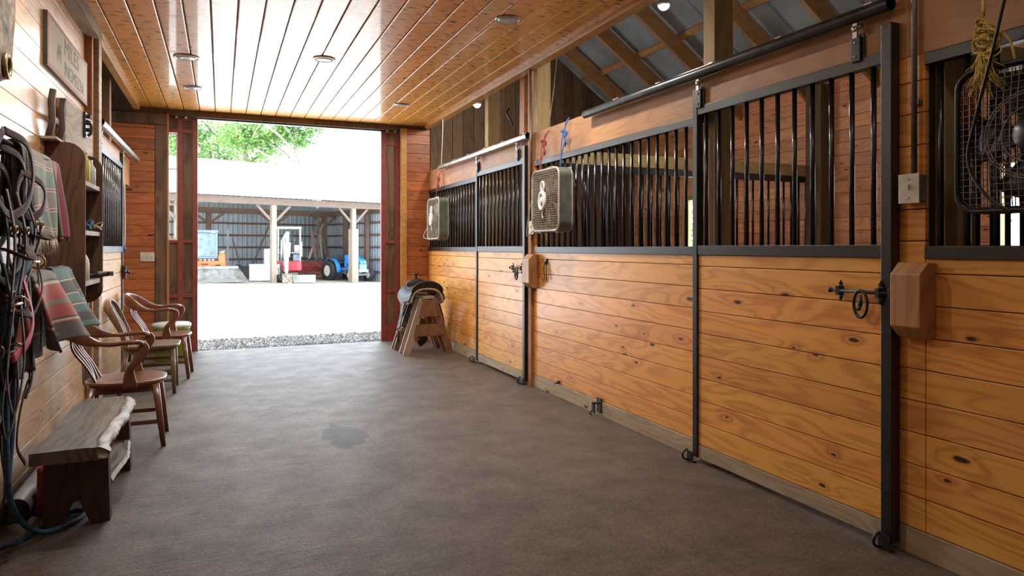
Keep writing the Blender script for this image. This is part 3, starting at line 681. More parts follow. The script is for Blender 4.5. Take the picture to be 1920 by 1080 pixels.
mb = MB(); mb.box(XL+.05, XL+.075, 8.2, 8.24, 1.02, 1.16); mb.cyl((XL+.07, 8.1, 1.10), (XL+.07, 8.3, 1.10), .01); mb.cyl((XL+.07, 8.22, 1.1), (XL+.12, 8.22, 1.08), .014)
tag(mb.build('door_latch', 'black'), 'small black latch at the edge of the left stall door', 'latch')
for x, y, s, l in ((2.745, 2.15, -1, 'black floor guide under the near door, at its nearer stile'), (2.745, 3.52, -1, 'black floor guide under the near door, at its far stile'),
                   (2.745, 6.14, -1, 'black floor guide under the far door, at its nearer stile'), (2.745, 7.53, -1, 'black floor guide under the far door, at its far stile')): guide(x-.0, y, s, l)
def track(x, ya, yb, r, mat, lab, zc=2.435):
    t = thing('door_track', lab, 'track', (x, (ya+yb)/2, zc), 'round stall door tracks')
    mb = MB(); mb.tube([(x, ya, zc), (x, yb, zc)], r, 20, caps=False); mb.tube([(x, ya, zc), (x, yb, zc)], r-.004, 20, caps=False); mb.build('pipe', mat, t)
    s_ = 1 if x > 0 else -1
    mb = MB(); y = ya+.12
    while y < yb: mb.box(min(x, x+s_*(.05)), max(x, x+s_*.05), y-.02, y+.02, zc+r-.004, zc+r+.008); mb.ball((x+s_*.03, y, zc+r+.012), .01, 8); y += .55
    mb.build('bracket', 'hard', t)
track(2.735, 2.13, 4.90, .032, 'track_black', 'long black round track the near stall door hangs from')
track(2.735, 6.03, 8.92, .032, 'steel', 'long galvanized round track the far stall door hangs from')
track(XL+.07, 6.60, 9.25, .032, 'steel', 'galvanized round track over the left stall door', 2.40)
# bevelled stop blocks
def block(y0, y1, lab):
    mb = MB(); xw = XR-.003; d = .10; ch = .05; z0, z1 = .96, 1.285
    pr = [(z0+ch, xw-d), (z1-ch, xw-d), (z1, xw-d+ch), (z1, xw), (z0, xw), (z0, xw-d+ch)]
    mb.prism([(x_, z_) for z_, x_ in pr], y0, y1, 'y')
    tag(mb.build('latch_block', 'block', bevel=.004), lab, 'wood block', 'wooden stop blocks of the stall doors')
block(1.965, 2.105, 'chamfered wooden block at the latch of the near stall door')
block(5.93, 6.085, 'chamfered wooden block at the latch of the far stall door')
# conduit and switch boxes
def conduit(x, y, z0, z1, mat, lab): mb = MB(); mb.cyl((x, y, z0), (x, y, z1), .012); mb.box(x, XR, y-.02, y+.02, z0+.3, z0+.32); return tag(mb.build('conduit', mat), lab, 'conduit')
conduit(2.77, 2.045, 1.67, 3.07, 'grey_metal', 'conduit running up the jamb from the near switch box')
conduit(2.75, 6.0, 1.60, 3.07, 'grey_metal', 'conduit running up beside the larger hanging fan')
def swbox(y0, y1, z0, z1, lab, face='x'):
    t = thing('switch_box', lab, 'switch', (2.76, (y0+y1)/2, z0))
    mb = MB(); mb.box(2.746, 2.797, y0, y1, z0, z1); mb.build('box', 'fan_side', t, bevel=.004)
    mb = MB(); mb.box(2.741, 2.746, y0-.004, y1+.004, z0-.004, z1+.004); mb.build('cover_plate', 'plate', t, bevel=.002)
    mb = MB(); c = (y0+y1)/2; z = (z0+z1)/2; mb.box(2.728, 2.741, c-.006, c+.006, z-.004, z+.018)
    mb.build('toggle', 'plate', t); mb = MB(); mb.ball((2.741, c, z0+.02), .005, 8); mb.ball((2.741, c, z1-.02), .005, 8); mb.build('screw', 'hard', t)
swbox(2.005, 2.095, 1.545, 1.665, 'ivory light switch box on the jamb beside the near stall door')
swbox(5.93, 6.02, 1.48, 1.60, 'ivory outlet box beside the larger hanging fan')
t = thing('switch_plate', 'ivory triple switch plate on the end wall left of the doorway', 'switch', (-.855, 9.69, 1.17))
mb = MB(); mb.box(-.935, -.775, 9.682, 9.699, 1.175, 1.29); mb.build('cover_plate', 'plate', t, bevel=.002)
for xx in (-.90, -.855, -.81): mb = MB(); mb.box(xx-.006, xx+.006, 9.668, 9.682, 1.222, 1.244); mb.build('toggle', 'plate', t)
# lamps in the ceiling, lit as added fill; those without labels are unseen additions
for i, (x, y, lab, r) in enumerate([(-.297, 7.02, 'larger round recessed lamp over the left of the aisle', .10), (.887, 6.58, 'round recessed lamp in the middle of the ceiling', .09), (-.288, 8.33, 'small recessed lamp near the doorway on the left', .085),
                       (2.047, 8.32, 'small recessed lamp near the doorway on the right', .085), (2.043, 4.88, 'recessed lamp over the right side of the aisle, nearest of them', .09),
                       (.9, 2.6, None, .09), (-.3, 3.9, None, .09), (2.0, 1.2, None, .09), (-.2, .4, None, .09), (1.2, -1.2, None, .09)]):
    if lab is None: lab = 'added unseen fill lamp in the aisle ceiling above the frame'
    t = thing('ceiling_lamp', lab, 'ceiling lamp', (x, y, ZC-.01), 'round recessed ceiling lamps')
    mb = MB(); mb.lathe([(r*1.12, ZC), (r*1.12, ZC-.008), (r*.98, ZC-.012), (r*.92, ZC-.004), (r*.92, ZC)], (x, y, 0), n=32); mb.build('rim', 'lamp_rim', t)
    mb = MB(); mb.lathe([(r*.91, ZC), (r*.9, ZC-.010), (r*.6, ZC-.016), (.001, ZC-.018)], (x, y, 0), n=32); mb.build('diffuser', 'lamp_glass', t)
    ld = bpy.data.lights.new('can_fill', 'AREA'); ld.shape = 'DISK'; ld.size = r*1.8; ld.energy = CAN_FILL_W*(.10 if y < 3 else .7 if y < 4.5 else 1.0 if y < 6 else .5); ld.color = (1, .93, .84); ld.spread = math.radians(180)  # fill light added below each lamp; the visible lamps are off
    lo = bpy.data.objects.new('can_fill', ld); C.objects.link(lo); lo.parent = t; lo.location = (0, 0, -.012)
for loc, lab in (((3.1, 8.45, 3.25), 'bare round lamp hanging above the far stall'), ((3.5, 4.89, 3.45), 'bare round lamp below the rafters of the middle stall')):
    t = thing('barn_lamp', lab, 'lamp', loc)
    mb = MB(); mb.ball(loc, .055, 16, (1, 1, 1.1)); mb.build('bulb', 'lamp_glass', t); mb = MB(); mb.cyl((loc[0], loc[1], loc[2]+.05), (loc[0], loc[1], loc[2]+.12), .035); mb.build('socket', 'blk_plastic', t)
    mb = MB(); zt = zroof(loc[0]); mb.cyl((loc[0], loc[1], loc[2]+.12), (loc[0], loc[1], zt), .006); mb.build('stem', 'grey_metal', t)
    ld = bpy.data.lights.new('stall_light', 'POINT'); ld.shadow_soft_size = .055; ld.energy = 30; ld.color = (1, .93, .82)
    lo = bpy.data.objects.new('stall_light', ld); C.objects.link(lo); lo.parent = t; lo.location = (0, 0, -.08)

# unseen back wall, added behind the camera to shut out light from there
mb = MB(); boards(mb, 'x', -4.5, 6.34, 0, .14, 3.10, -3.14, -3.115); wb_ = struct('wall_back_added', mb, 'pine_end', 'added unseen board wall behind the camera, blocking light from there', 'wall', bevel=.002)
mb = MB(); mb.box(-4.5, 6.34, -3.17, -3.1405, 0, 3.2); mb.prism([(-4.5, 3.2), (6.34, 3.2), (.9, 7.1)], -3.17, -3.1405, 'y'); mb.build('backing', 'dark', wb_)
# ================================================================== CHAIRS
def make_chair(name, label, cat, arms, m1, m2, loc):
    t = thing(name, label, cat, (0, 0, 0), 'old wooden chairs along the left wall')
    # saddle-shaped seat
    sh = 2.9 if arms else 5.0
    def st(u, v):
        a = 2*math.pi*v; ct, sn = math.cos(a), math.sin(a); r = u
        x = math.copysign(abs(ct)**(2/sh), ct)*.245*r; y = math.copysign(abs(sn)**(2/sh), sn)*(.235-.02*(ct < 0)*abs(ct))*r
        dip = (-.012*math.exp(-((x+.05)/.12)**2-((abs(y)-.085)/.06)**2) if arms else -.006*(1-r*r))
        return x, y, .452+dip
    mb = MB(); N = 40; R = 9; o = 0; vs = []; fs = []
    for i in range(R+1):
        for k in range(N): vs.append(st(max(.02, i/R), k/N))
    for i in range(R):
        for k in range(N): fs.append((i*N+k, (i+1)*N+k, (i+1)*N+(k+1) % N, i*N+(k+1) % N))
    fs.append(tuple(range(N))[::-1][::-1]); b = len(vs)
    for s_, z in ((1.0, .436), (.93, .415)):
        for k in range(N): q = st(1, k/N); vs.append((q[0]*s_, q[1]*s_, z))
    for l0, l1 in ((R*N, b), (b, b+N)):
        for k in range(N): fs.append((l0+k, l1+k, l1+(k+1) % N, l0+(k+1) % N))
    fs.append(tuple(range(b+N, b+2*N))[::-1]); mb.add(vs, fs, True); mb.build('seat', m1, t, bevel=.004, local=True)
    for sx_ in (1, -1):
        for sy in (1, -1):
            mb = MB(); a = (.185*sx_, .175*sy, .425); c_ = ((.235 if arms else .205)*sx_ - (.04 if sx_ < 0 else 0), .205*sy, 0)
            mb.sweep([a, [(a[i]+c_[i])/2 for i in range(3)], c_], [.045, .040, .030], [.045, .040, .030], Vector((0, 1, 0)), 12, 5); mb.build('leg', m2, t, local=True)
    mb = MB(); mb.box(-.19, .19, -.19, -.17, .375, .42); mb.box(-.19, .19, .17, .19, .375, .42); mb.box(.17, .19, -.17, .17, .375, .42); mb.box(-.19, -.17, -.17, .17, .375, .42)
    mb.build('apron', m2, t, bevel=.002, local=True)
    for sy in (1, -1):
        for z, k in (((.17, .215),) if arms else ((.12, .212), (.21, .208))):
            mb = MB(); mb.beam((-.225 if arms else -.2, sy*.197, z), (k if arms else .2, sy*.197, z), .017, .028); mb.build('stretcher', m2, t, bevel=.002, local=True)
    mb = MB(); mb.beam((-.205, -.19, .25), (-.205, .19, .25), .017, .028); mb.build('stretcher', m2, t, bevel=.002, local=True)
    mb = MB(); mb.beam((.19, -.19, .25), (.19, .19, .25), .017, .028); mb.build('stretcher', m2, t, bevel=.002, local=True)
    if arms:
        half = [(.125, .262, .700), (.085, .272, .722), (.02, .276, .722), (-.08, .272, .716), (-.19, .245, .735), (-.29, .185, .785), (-.355, .09, .815)]
        pts = bez(half + [(-.375, 0, .822)] + [(x, -y, z) for x, y, z in half[::-1]], 6); W = []; H = []
        for p in pts:
            k = min(1, max(0, (-p.x-.12)/.2)); W.append(.054*(1-k)+.026*k); H.append(.030*(1-k)+.125*k)
        W[0] = W[-1] = .03; H[0] = H[-1] = .018
        mb = MB(); mb.sweep(pts, W, H, Vector((0, 0, 1)), 14, 3); mb.build('arm_bow', m1, t, local=True)
        for sy in (1, -1):
            pts = bez([(.105, .268*sy, .708), (.125, .268*sy, .672), (.095, .264*sy, .61), (.045, .256*sy, .55), (.035, .248*sy, .50), (.04, .243*sy, .415)], 5)
            n = len(pts); W = [.05, .055, .056, .055, .052]+[.05]*(n-5)
            for i in range(n): W[i] = .052+.035*max(0, (i/n-.45)/.55)**1.5+.01*math.cos(i/n*6)
            mb = MB(); mb.sweep(pts, W, .030, Vector((0, 1, 0)), 12, 4); mb.build('arm_support', m2, t, local=True)
        for k in range(5):
            y = (k-2)*.066; top = (-.355+.02*abs(k-2)**1.2, y*1.15, .775)
            pts = bez([(-.19+.012*abs(k-2), y*.9, .43), (-.225, y*.95, .55), (-.30, y*1.05, .67), top], 5)
            mb = MB(); mb.sweep(pts, .032, .014, Vector((1, 0, .3)), 8, 4); mb.build('back_slat', m2, t, local=True)
    else:
        half = [(-.185, .185, .42), (-.215, .19, .55), (-.27, .195, .68), (-.325, .175, .79), (-.355, .10, .845)]
        pts = bez(half + [(-.362, 0, .858)] + [(x, -y, z) for x, y, z in half[::-1]], 6)
        W = []; H = []
        ups = []
        for p in pts:
            k = min(1, max(0, (p.z-.6)/.22)); W.append(.030); H.append(.045+.03*k); ups.append(Vector((1, 0, .35)))
        mb = MB(); mb.sweep(pts, .030, H, ups, 12, 3); mb.build('back_hoop', m1, t, local=True)
        for k in range(4):
            y = (k-1.5)*.075
            pts = bez([(-.185, y*.9, .43), (-.235, y*.95, .60), (-.30, y, .73), (-.345, y, .835)], 5)
            mb = MB(); mb.sweep(pts, .036, .013, Vector((1, 0, .3)), 8, 4); mb.build('back_slat', m2, t, local=True)
    t.location = loc
    return t
ch = make_chair('wooden_armchair', 'reddish wooden armchair with curved arms just behind the rough bench', 'chair', True, 'chair_y', 'chair_z', (-.60, 5.40, 0)); ch.rotation_euler = (0, 0, math.radians(1))
dup(ch, (-.535, 7.99, 0), math.radians(-3), label='reddish wooden armchair nearest the doorway, beside the lime tub')
make_chair('wooden_side_chair', 'dull brown armless wooden chair with rounded back between the two armchairs', 'chair', False, 'chair_grey', 'chair_grey', (-.605, 7.24, 0))
t = thing('lime_tub', 'lime green tub with a pale lid behind the last armchair', 'tub', (-.52, 9.15, 0))
mb = MB(); mb.lathe([(.17, 0), (.2, .38), (.205, .38), (.205, .40), (.19, .40)], (-.55, 9.15, 0)); mb.build('body', 'lime', t); mb = MB(); mb.lathe([(.215, .40), (.215, .43), (.2, .445), (.001, .45)], (-.55, 9.15, 0)); mb.build('lid', 'lid', t)

# ================================================================== BENCH
t = thing('rustic_bench', 'low weathered wooden bench with a bark covered live edge', 'bench', (-.62, 4.22, 0))
random.seed(3)
def edge(y): return -.478+.008*math.sin(y*6)+.006*math.sin(y*19+1)
mb = MB(); n = 44; vs = []; fs = []
for i in range(n+1):
    y = 3.64+(4.83-3.64)*i/n; e = edge(y)+.004*random.random()
    xl = -.785+.008*math.sin(y*5)+(.03 if i > n-6 else 0)*(i-n+6)/6
    prof = [(xl, .372), (xl, .428), (e-.11, .432), (e-.062, .429)]
    prof += [(e-.05, .375), (e-.06, .37)]
    vs += [(x, y, z) for x, z in prof]
m = 6
for i in range(n):
    for k in range(m): fs.append((i*m+k, i*m+(k+1) % m, (i+1)*m+(k+1) % m, (i+1)*m+k))
fs.append(tuple(range(m))); fs.append(tuple(range(n*m, n*m+m))[::-1]); mb.add(vs, fs); mb.build('seat_plank', 'bench', t)
mb = MB(); vs = []; fs = []; m = 7
for i in range(n+1):
    y = 3.645+(4.825-3.645)*i/n; e = edge(y); r = lambda: (random.random()-.5)*.010
    prof = [(e-.0615, .4305), (e-.044+r(), .430+r()*.6), (e-.026+r()*.6, .420+r()*.6), (e-.006+r(), .404+r()*.6), (e-.010+r(), .386+r()*.6), (e-.022+r(), .376), (e-.0505, .373)]
    vs += [(x, y, z) for x, z in prof]
for i in range(n):
    for k in range(m): fs.append((i*m+k, i*m+(k+1) % m, (i+1)*m+(k+1) % m, (i+1)*m+k))
fs.append(tuple(range(m))); fs.append(tuple(range(n*m, n*m+m))[::-1]); mb.add(vs, fs, True); mb.build('live_edge', 'bark', t)
for y0, y1 in ((3.88, 3.955), (4.70, 4.775)):
    mb = MB(); mb.prism([(-.785, 0), (-.785, .371), (-.515, .371), (-.505, 0), (-.59, 0), (-.635, .115), (-.66, .115), (-.715, 0)], y0, y1, 'y'); mb.build('leg', 'bench_leg', t, bevel=.004)
mb = MB(); vs = []; fs = []
for i in range(21):
    y = 3.956+(4.699-3.956)*i/20; e = -.505+.012*math.sin(y*9)+.006*random.random()
    vs += [(-.77, y, .155), (-.77, y, .19), (e, y, .19), (e+.012, y, .17), (e, y, .155)]
for i in range(20):
    for k in range(5): fs.append((i*5+k, i*5+(k+1) % 5, (i+1)*5+(k+1) % 5, (i+1)*5+k))
fs.append(tuple(range(5))); fs.append(tuple(range(100, 105))[::-1]); mb.add(vs, fs); mb.build('lower_shelf', 'bark', t)
mb = MB(); mb.tube([(-.925, 4.02, .062), (-.925, 4.85, .062)], .058, 24, caps=False); mb.tube([(-.925, 4.02, .062), (-.925, 4.85, .062)], .052, 24, caps=False)
tag(mb.build('floor_pipe', 'pipe'), 'grey metal pipe lying along the foot of the left wall', 'pipe')
mb = MB(); mb.box(-.855, -.80, 4.08, 4.30, 0, .25); tag(mb.build('red_box', 'redcord', bevel=.02), 'small red box on the floor behind the rough bench', 'box')

# ================================================================== TACK SHELF UNIT
t = thing('tack_shelf', 'tall dark rough sawn wall shelf with round cornered sides', 'shelf', (XL, 5.33, 1.0))
def side(y0, y1, mat='cab'):
    z0, z1, xo, r = .955, 2.005, -.785, .10; pr = [(XL+.002, z0), (XL+.002, z1)]
    pr += [(xo-r+r*math.sin(a), z1-r+r*math.cos(a)) for a in [math.pi/2*k/6 for k in range(7)]]
    pr += [(xo-r+r*math.cos(a), z0+r-r*math.sin(a)) for a in [math.pi/2*k/6 for k in range(7)]]
    mb = MB(); mb.prism(pr, y0, y1, 'y'); return mb.build('side_panel', mat, t, bevel=.002)
side(4.98, 5.005); side(5.66, 5.685)
for z in (1.78, 1.46, 1.13): mb = MB(); mb.box(XL+.002, -.80, 5.006, 5.659, z-.03, z); mb.build('shelf_board', 'cab_shelf', t, bevel=.002)
mb = MB(); mb.box(XL+.002, XL+.014, 5.006, 5.659, 1.0, 1.98); mb.build('back_board', 'cab', t)
t = thing('yellow_tin', 'yellow tin standing on the top board of the tack shelf', 'tin', (-.86, 5.42, 1.781)); mb = MB(); mb.lathe([(.035, 1.781), (.035, 1.94), (.02, 1.96), (.02, 1.985)], (-.86, 5.42, 0)); mb.build('can', 'gtin', t); mb = MB(); mb.lathe([(.022, 1.985), (.022, 2.01)], (-.86, 5.42, 0)); mb.build('cap', 'white', t)
t = thing('glass_bottle', 'pale bottle standing beside the yellow tin on the tack shelf', 'bottle', (-.84, 5.55, 1.781)); mb = MB(); mb.lathe([(.03, 1.781), (.03, 1.90), (.012, 1.93), (.012, 1.96)], (-.84, 5.55, 0)); mb.build('body', 'lid', t)
mb = MB()
for k in range(4): mb.tube([(-.86+.04*math.cos(a), 5.38+k*.045+.05*math.sin(a), 1.47+.035*math.sin(a*2+k)**2+k*.012) for a in [2*math.pi*i/20 for i in range(20)]], .008, 6, closed=True)
tag(mb.build('strap_coil', 'blue_rope'), 'tangle of blue straps lying on the middle shelf', 'strap')
mb = MB()
for k in range(3): mb.tube([(-.83+.05*math.cos(a), 5.55+k*.03+.04*math.sin(a), 1.475+.03*math.sin(a+k)**2+k*.01) for a in [2*math.pi*i/20 for i in range(20)]], .006, 6, closed=True)
tag(mb.build('strap_coil', 'brass'), 'coil of brassy wire and green straps beside the blue straps', 'strap')
t = thing('spray_can', 'small white can standing on the lowest shelf', 'can', (-.84, 5.30, 1.131)); mb = MB(); mb.lathe([(.03, 1.131), (.03, 1.24), (.025, 1.27), (.012, 1.30)], (-.84, 5.3, 0)); mb.build('can', 'white', t)
t = thing('hand_clippers', 'black hand clippers sticking out over the lowest shelf', 'clippers', (-.80, 5.50, 1.131)); mb = MB(); mb.sweep([(-.9, 5.45, 1.15), (-.80, 5.5, 1.16), (-.735, 5.55, 1.165)], [.05, .06, .045], [.035, .045, .035], Vector((0, 0, 1))); mb.build('body', 'blk_plastic', t)
mb = MB(); mb.box(-.735, -.70, 5.53, 5.58, 1.15, 1.18); mb.build('blade_head', 'grey_metal', t)
def strap(pts, w_, th, mat, name, parent=None, up=None, n=8): mb = MB(); mb.sweep(bez(pts, n), w_, th, Vector(up or (1, 0, .05)), 8, 5); return mb.build(name, mat, parent)
for k, (y, z0, z1, lab, mat) in enumerate(((5.75, .70, 1.05, 'black strap loop hanging just past the tack shelf', 'leather_blk'), (5.92, .38, 1.30, 'long black strap hanging between the tack shelf and the post', 'leather_blk'), (6.08, .30, 1.20, 'blue black lead strap hanging closest to the rough post', 'blk_plastic'))):
    o = strap([(XL+.02, y, z1), (XL+.05, y+.02, z1-.08), (XL+.07, y-.03, (z0+z1)/2), (XL+.06, y, z0), (XL+.04, y+.07, z0+.01), (XL+.03, y+.1, (z0+z1)/2+.05), (XL+.02, y+.03, z1-.02)], .022, .006, mat, 'hanging_strap')
    tag(o, lab, 'strap', 'straps hanging beyond the tack shelf')
# boards above the unit
t = thing('hook_plank', 'rough grey plank with a black hook above the tack shelf', 'plank', (XL, 5.8, 2.0))
mb = MB(); mb.prism([(5.28, 2.00), (5.32, 2.34), (6.32, 2.36), (6.32, 2.03)], XL+.001, XL+.055, 'x'); mb.build('plank', 'rough_y', t, bevel=.004)
mb = MB(); mb.box(XL+.056, XL+.072, 5.91, 5.98, 2.17, 2.36)
for z in (2.33, 2.28, 2.23): mb.cyl((XL+.066, 5.95, z), (XL+.10, 5.95, z), .015, 10)
hk = mb.build('hook_plate', 'black', t, bevel=.002)
mb = MB(); mb.tube(bez([(XL+.068, 5.95, 2.30), (XL+.10, 5.95, 2.27), (XL+.10, 5.95, 2.21), (XL+.08, 5.95, 2.185)], 6), .011, 8); mb.build('hook', 'black', hk)
t = thing('bar_holder', 'small holder of two dark upright bars with a pale crosspiece above the tack shelf', 'holder', (XL, 5.1, 2.0))
for y in (4.93, 5.22): mb = MB(); mb.sweep([(XL+.03, y, 2.02), (XL+.05, y+.01, 2.12), (XL+.045, y, 2.24), (XL+.055, y+.005, 2.315)], .042, .035, Vector((1, 0, 0)), 10, 4); mb.build('upright_bar', 'bench_leg', t)
mb = MB(); mb.box(XL+.025, XL+.037, 4.95, 5.20, 2.14, 2.175); mb.build('crosspiece', 'cab_shelf', t); mb = MB(); mb.box(XL+.001, XL+.085, 4.86, 5.27, 2.005, 2.02); mb.build('base_shelf', 'cab_shelf', t)
# painted sign
t = thing('painted_sign', 'faded red bordered wooden sign with worn lettering high on the left wall', 'sign', (XL, 5.6, 2.45))
mb = MB(); mb.box(XL+.001, XL+.024, 4.94, 6.28, 2.465, 2.80); mb.build('board', 'bench_leg', t)
mb = MB(); mb.grid(lambda u, v: (XL+.0245, 4.94+1.34*u, 2.465+.335*v), 2, 2, False); mb.build('painted_face', 'sign', t)
def text(body, size, loc, rot, mat, parent, name='lettering', sx_=1.0, ext=.0006):
    cu = bpy.data.curves.new(name, 'FONT'); cu.body = body; cu.size = size; cu.align_x = 'CENTER'; cu.align_y = 'CENTER'; cu.extrude = ext; cu.space_character = 1.05
    tmp = bpy.data.objects.new('tmp', cu); C.objects.link(tmp)
    me = bpy.data.meshes.new_from_object(tmp.evaluated_get(bpy.context.evaluated_depsgraph_get())); bpy.data.objects.remove(tmp)
    o = bpy.data.objects.new(name, me); C.objects.link(o); me.materials.clear(); me.materials.append(M[mat]); o.rotation_euler = rot; o.scale = (sx_, 1, 1)
    off = Vector(loc); p = parent
    while p is not None: off -= p.location; p = p.parent
    o.location = off; o.parent = parent; return o
RL = (math.radians(90), 0, math.radians(90))
text('MILES', .16, (XL+.0252, 5.68, 2.70), RL, 'sign_ink', t, sx_=1.25); text('INGMEDIA', .135, (XL+.0252, 5.78, 2.555), RL, 'sign_ink', t, sx_=1.1)
mb = MB(); mb.prism([(5.2, 2.60), (5.23, 2.68), (5.27, 2.66), (5.31, 2.69), (5.33, 2.63), (5.31, 2.56), (5.29, 2.60), (5.25, 2.60), (5.23, 2.55)], XL+.0248, XL+.0254, 'x'); mb.build('faded_emblem', 'sign_ink', t)
# slab with a ring
t = thing('rawhide_slab', 'mottled brown rounded slab with a metal ring hung high on the left wall', 'hanging slab', (-.93, 3.5, 2.5))
pr = [(3.0, 3.05), (3.90, 3.05), (3.935, 2.75), (3.93, 2.45), (3.88, 2.24), (3.80, 2.12), (3.70, 2.085), (3.60, 2.13), (3.5, 2.3), (3.3, 2.45), (3.0, 2.5)]
mb = MB(); mb.prism(pr, XL+.004, XL+.10, 'x'); mb.build('slab', 'hide', t, bevel=.02)
mb = MB(); mb.tube([(XL+.108, 3.735+.045*math.cos(a), 2.17+.05*math.sin(a)) for a in [2*math.pi*k/20 for k in range(20)]], .012, 8, closed=True); mb.build('ring', 'brass', t)
mb = MB(); mb.lathe([(.038, XL+.10), (.038, XL+.104), (.001, XL+.104)], (0, 3.735, 2.17), 'x'); mb.build('eye', 'dark', t)

# ================================================================== BLANKETS on wall racks
def rack(z, ya, yb, lab, x=-.845):
    t = thing('blanket_rack', lab, 'rack', (XL, (ya+yb)/2, z), 'black wall racks')
    mb = MB(); mb.cyl((x, ya, z), (x, yb, z), .011); mb.build('rod', 'black', t)
    for y in (ya+.03, yb-.03):
        mb = MB(); mb.beam((XL+.002, y, z), (x, y, z), .02, .014); mb.beam((XL+.006, y, z-.14), (x, y, z-.006), .014, .012); mb.box(XL+.001, XL+.008, y-.02, y+.02, z-.16, z+.03); mb.build('bracket', 'black', t, bevel=.001)
rack(1.80, 3.25, 4.46, 'black wall rack that carries the green striped blanket'); rack(1.215, 3.42, 4.90, 'black wall rack that carries the red and teal blankets')
def blanket(name, z, ya, yb, fr, bk, mat, lab, x=-.845, thick=.012, bulge=.05, flare=0., seed=1, rod=.02, slant=0., grp=None):
    """cloth over the rod: front half fr long (aisle side), back half bk long; slant lowers the far end"""
    random.seed(seed); ph = random.random()*6
    def fn(u, v):
        L = fr+bk; s_ = (1-u)*L   # u=0 at top-front ... handled below
        y = ya+(yb-ya)*v
        if u < fr/L*1.0:
            d = u*L; k = d/fr; a = min(1, d/.05)
            xx = x+rod*math.sin(a*math.pi/2)+bulge*k*(.6+.4*math.sin(v*7+ph))+.014*math.sin(v*15+ph+k*2)*k
            zz = z+rod*math.cos(a*math.pi/2)-max(0, d-.03) - slant*k*v + .012*math.sin(v*9+ph)*k
            y += flare*k*(v-.3) + .01*math.sin(k*6+v*4)
        else:
            d = (u-fr/L)*L; k = d/bk
            xx = x-rod-.012*math.sin(v*12+ph)*k; zz = z+rod*.2-d; y += flare*.5*k*(v-.3)
        return xx, y, zz
    t = thing(name, lab, 'blanket', (x, (ya+yb)/2, z), grp)
    nf = 30
    def front(u, v): return fn(u*fr/(fr+bk)*.999, v)
    def back(u, v):
        q = fn(fr/(fr+bk)+u*bk/(fr+bk)*.999, v); return q
    def over(u, v):
        y = ya+(yb-ya)*v; a = math.pi*u; return x+rod*math.cos(a), y, z+rod*math.sin(a)+.003*math.sin(v*9)
    mb = MB(); mb.grid(front, nf, 34); mb.build('front_fall', mat, t, solid=thick)
    mb = MB(); mb.grid(over, 6, 34); mb.build('top_fold', mat, t, solid=thick)
    mb = MB(); mb.grid(back, 16, 34); mb.build('back_fall', mat, t, solid=thick)
    return t, front
G2 = 'striped saddle blankets on the left wall'
t, fr = blanket('saddle_blanket', 1.79, 3.74, 4.20, .43, .40, 'bl_green', 'green and grey striped wool blanket with a pale fringe, upper of the hanging blankets', bulge=.055, seed=2, rod=.028, grp=G2)
mb = MB(); random.seed(5)
for i in range(70):
    p = Vector(fr(1, i/69)); d = .055+.02*random.random(); dx = (random.random()-.5)*.02
    mb.tube([p, p+Vector((dx*.4, dx, -d*.5)), p+Vector((dx, dx*1.4, -d))], [.003, .0035, .002], 5)
mb.build('fringe', 'cream_cord', t)
blanket('saddle_blanket', 1.79, 4.215, 4.42, .43, .38, 'bl_maroon', 'maroon striped blanket folded on the upper rack behind the green one', bulge=.06, seed=4, rod=.022, grp=G2)
blanket('saddle_blanket', 1.79, 3.60, 3.725, .40, .40, 'leather_blk', 'narrow black blanket end hanging left of the green striped blanket', bulge=.02, seed=8, rod=.03, grp=G2)
blanket('saddle_blanket', 1.20, 3.76, 4.22, .37, .42, 'bl_red', 'red, white and black striped blanket on the lower rack', bulge=.15, flare=.35, seed=3, rod=.03, grp=G2)
blanket('saddle_blanket', 1.21, 4.27, 4.66, .34, .40, 'bl_teal', 'teal and black striped blanket beside the red one on the lower rack', bulge=.16, flare=.55, seed=6, rod=.028, grp=G2)
blanket('saddle_blanket', 1.20, 3.50, 3.74, .44, .42, 'bl_red', 'narrow red and black folded blanket end left of the red striped blanket', bulge=.03, seed=9, rod=.03, grp=G2)

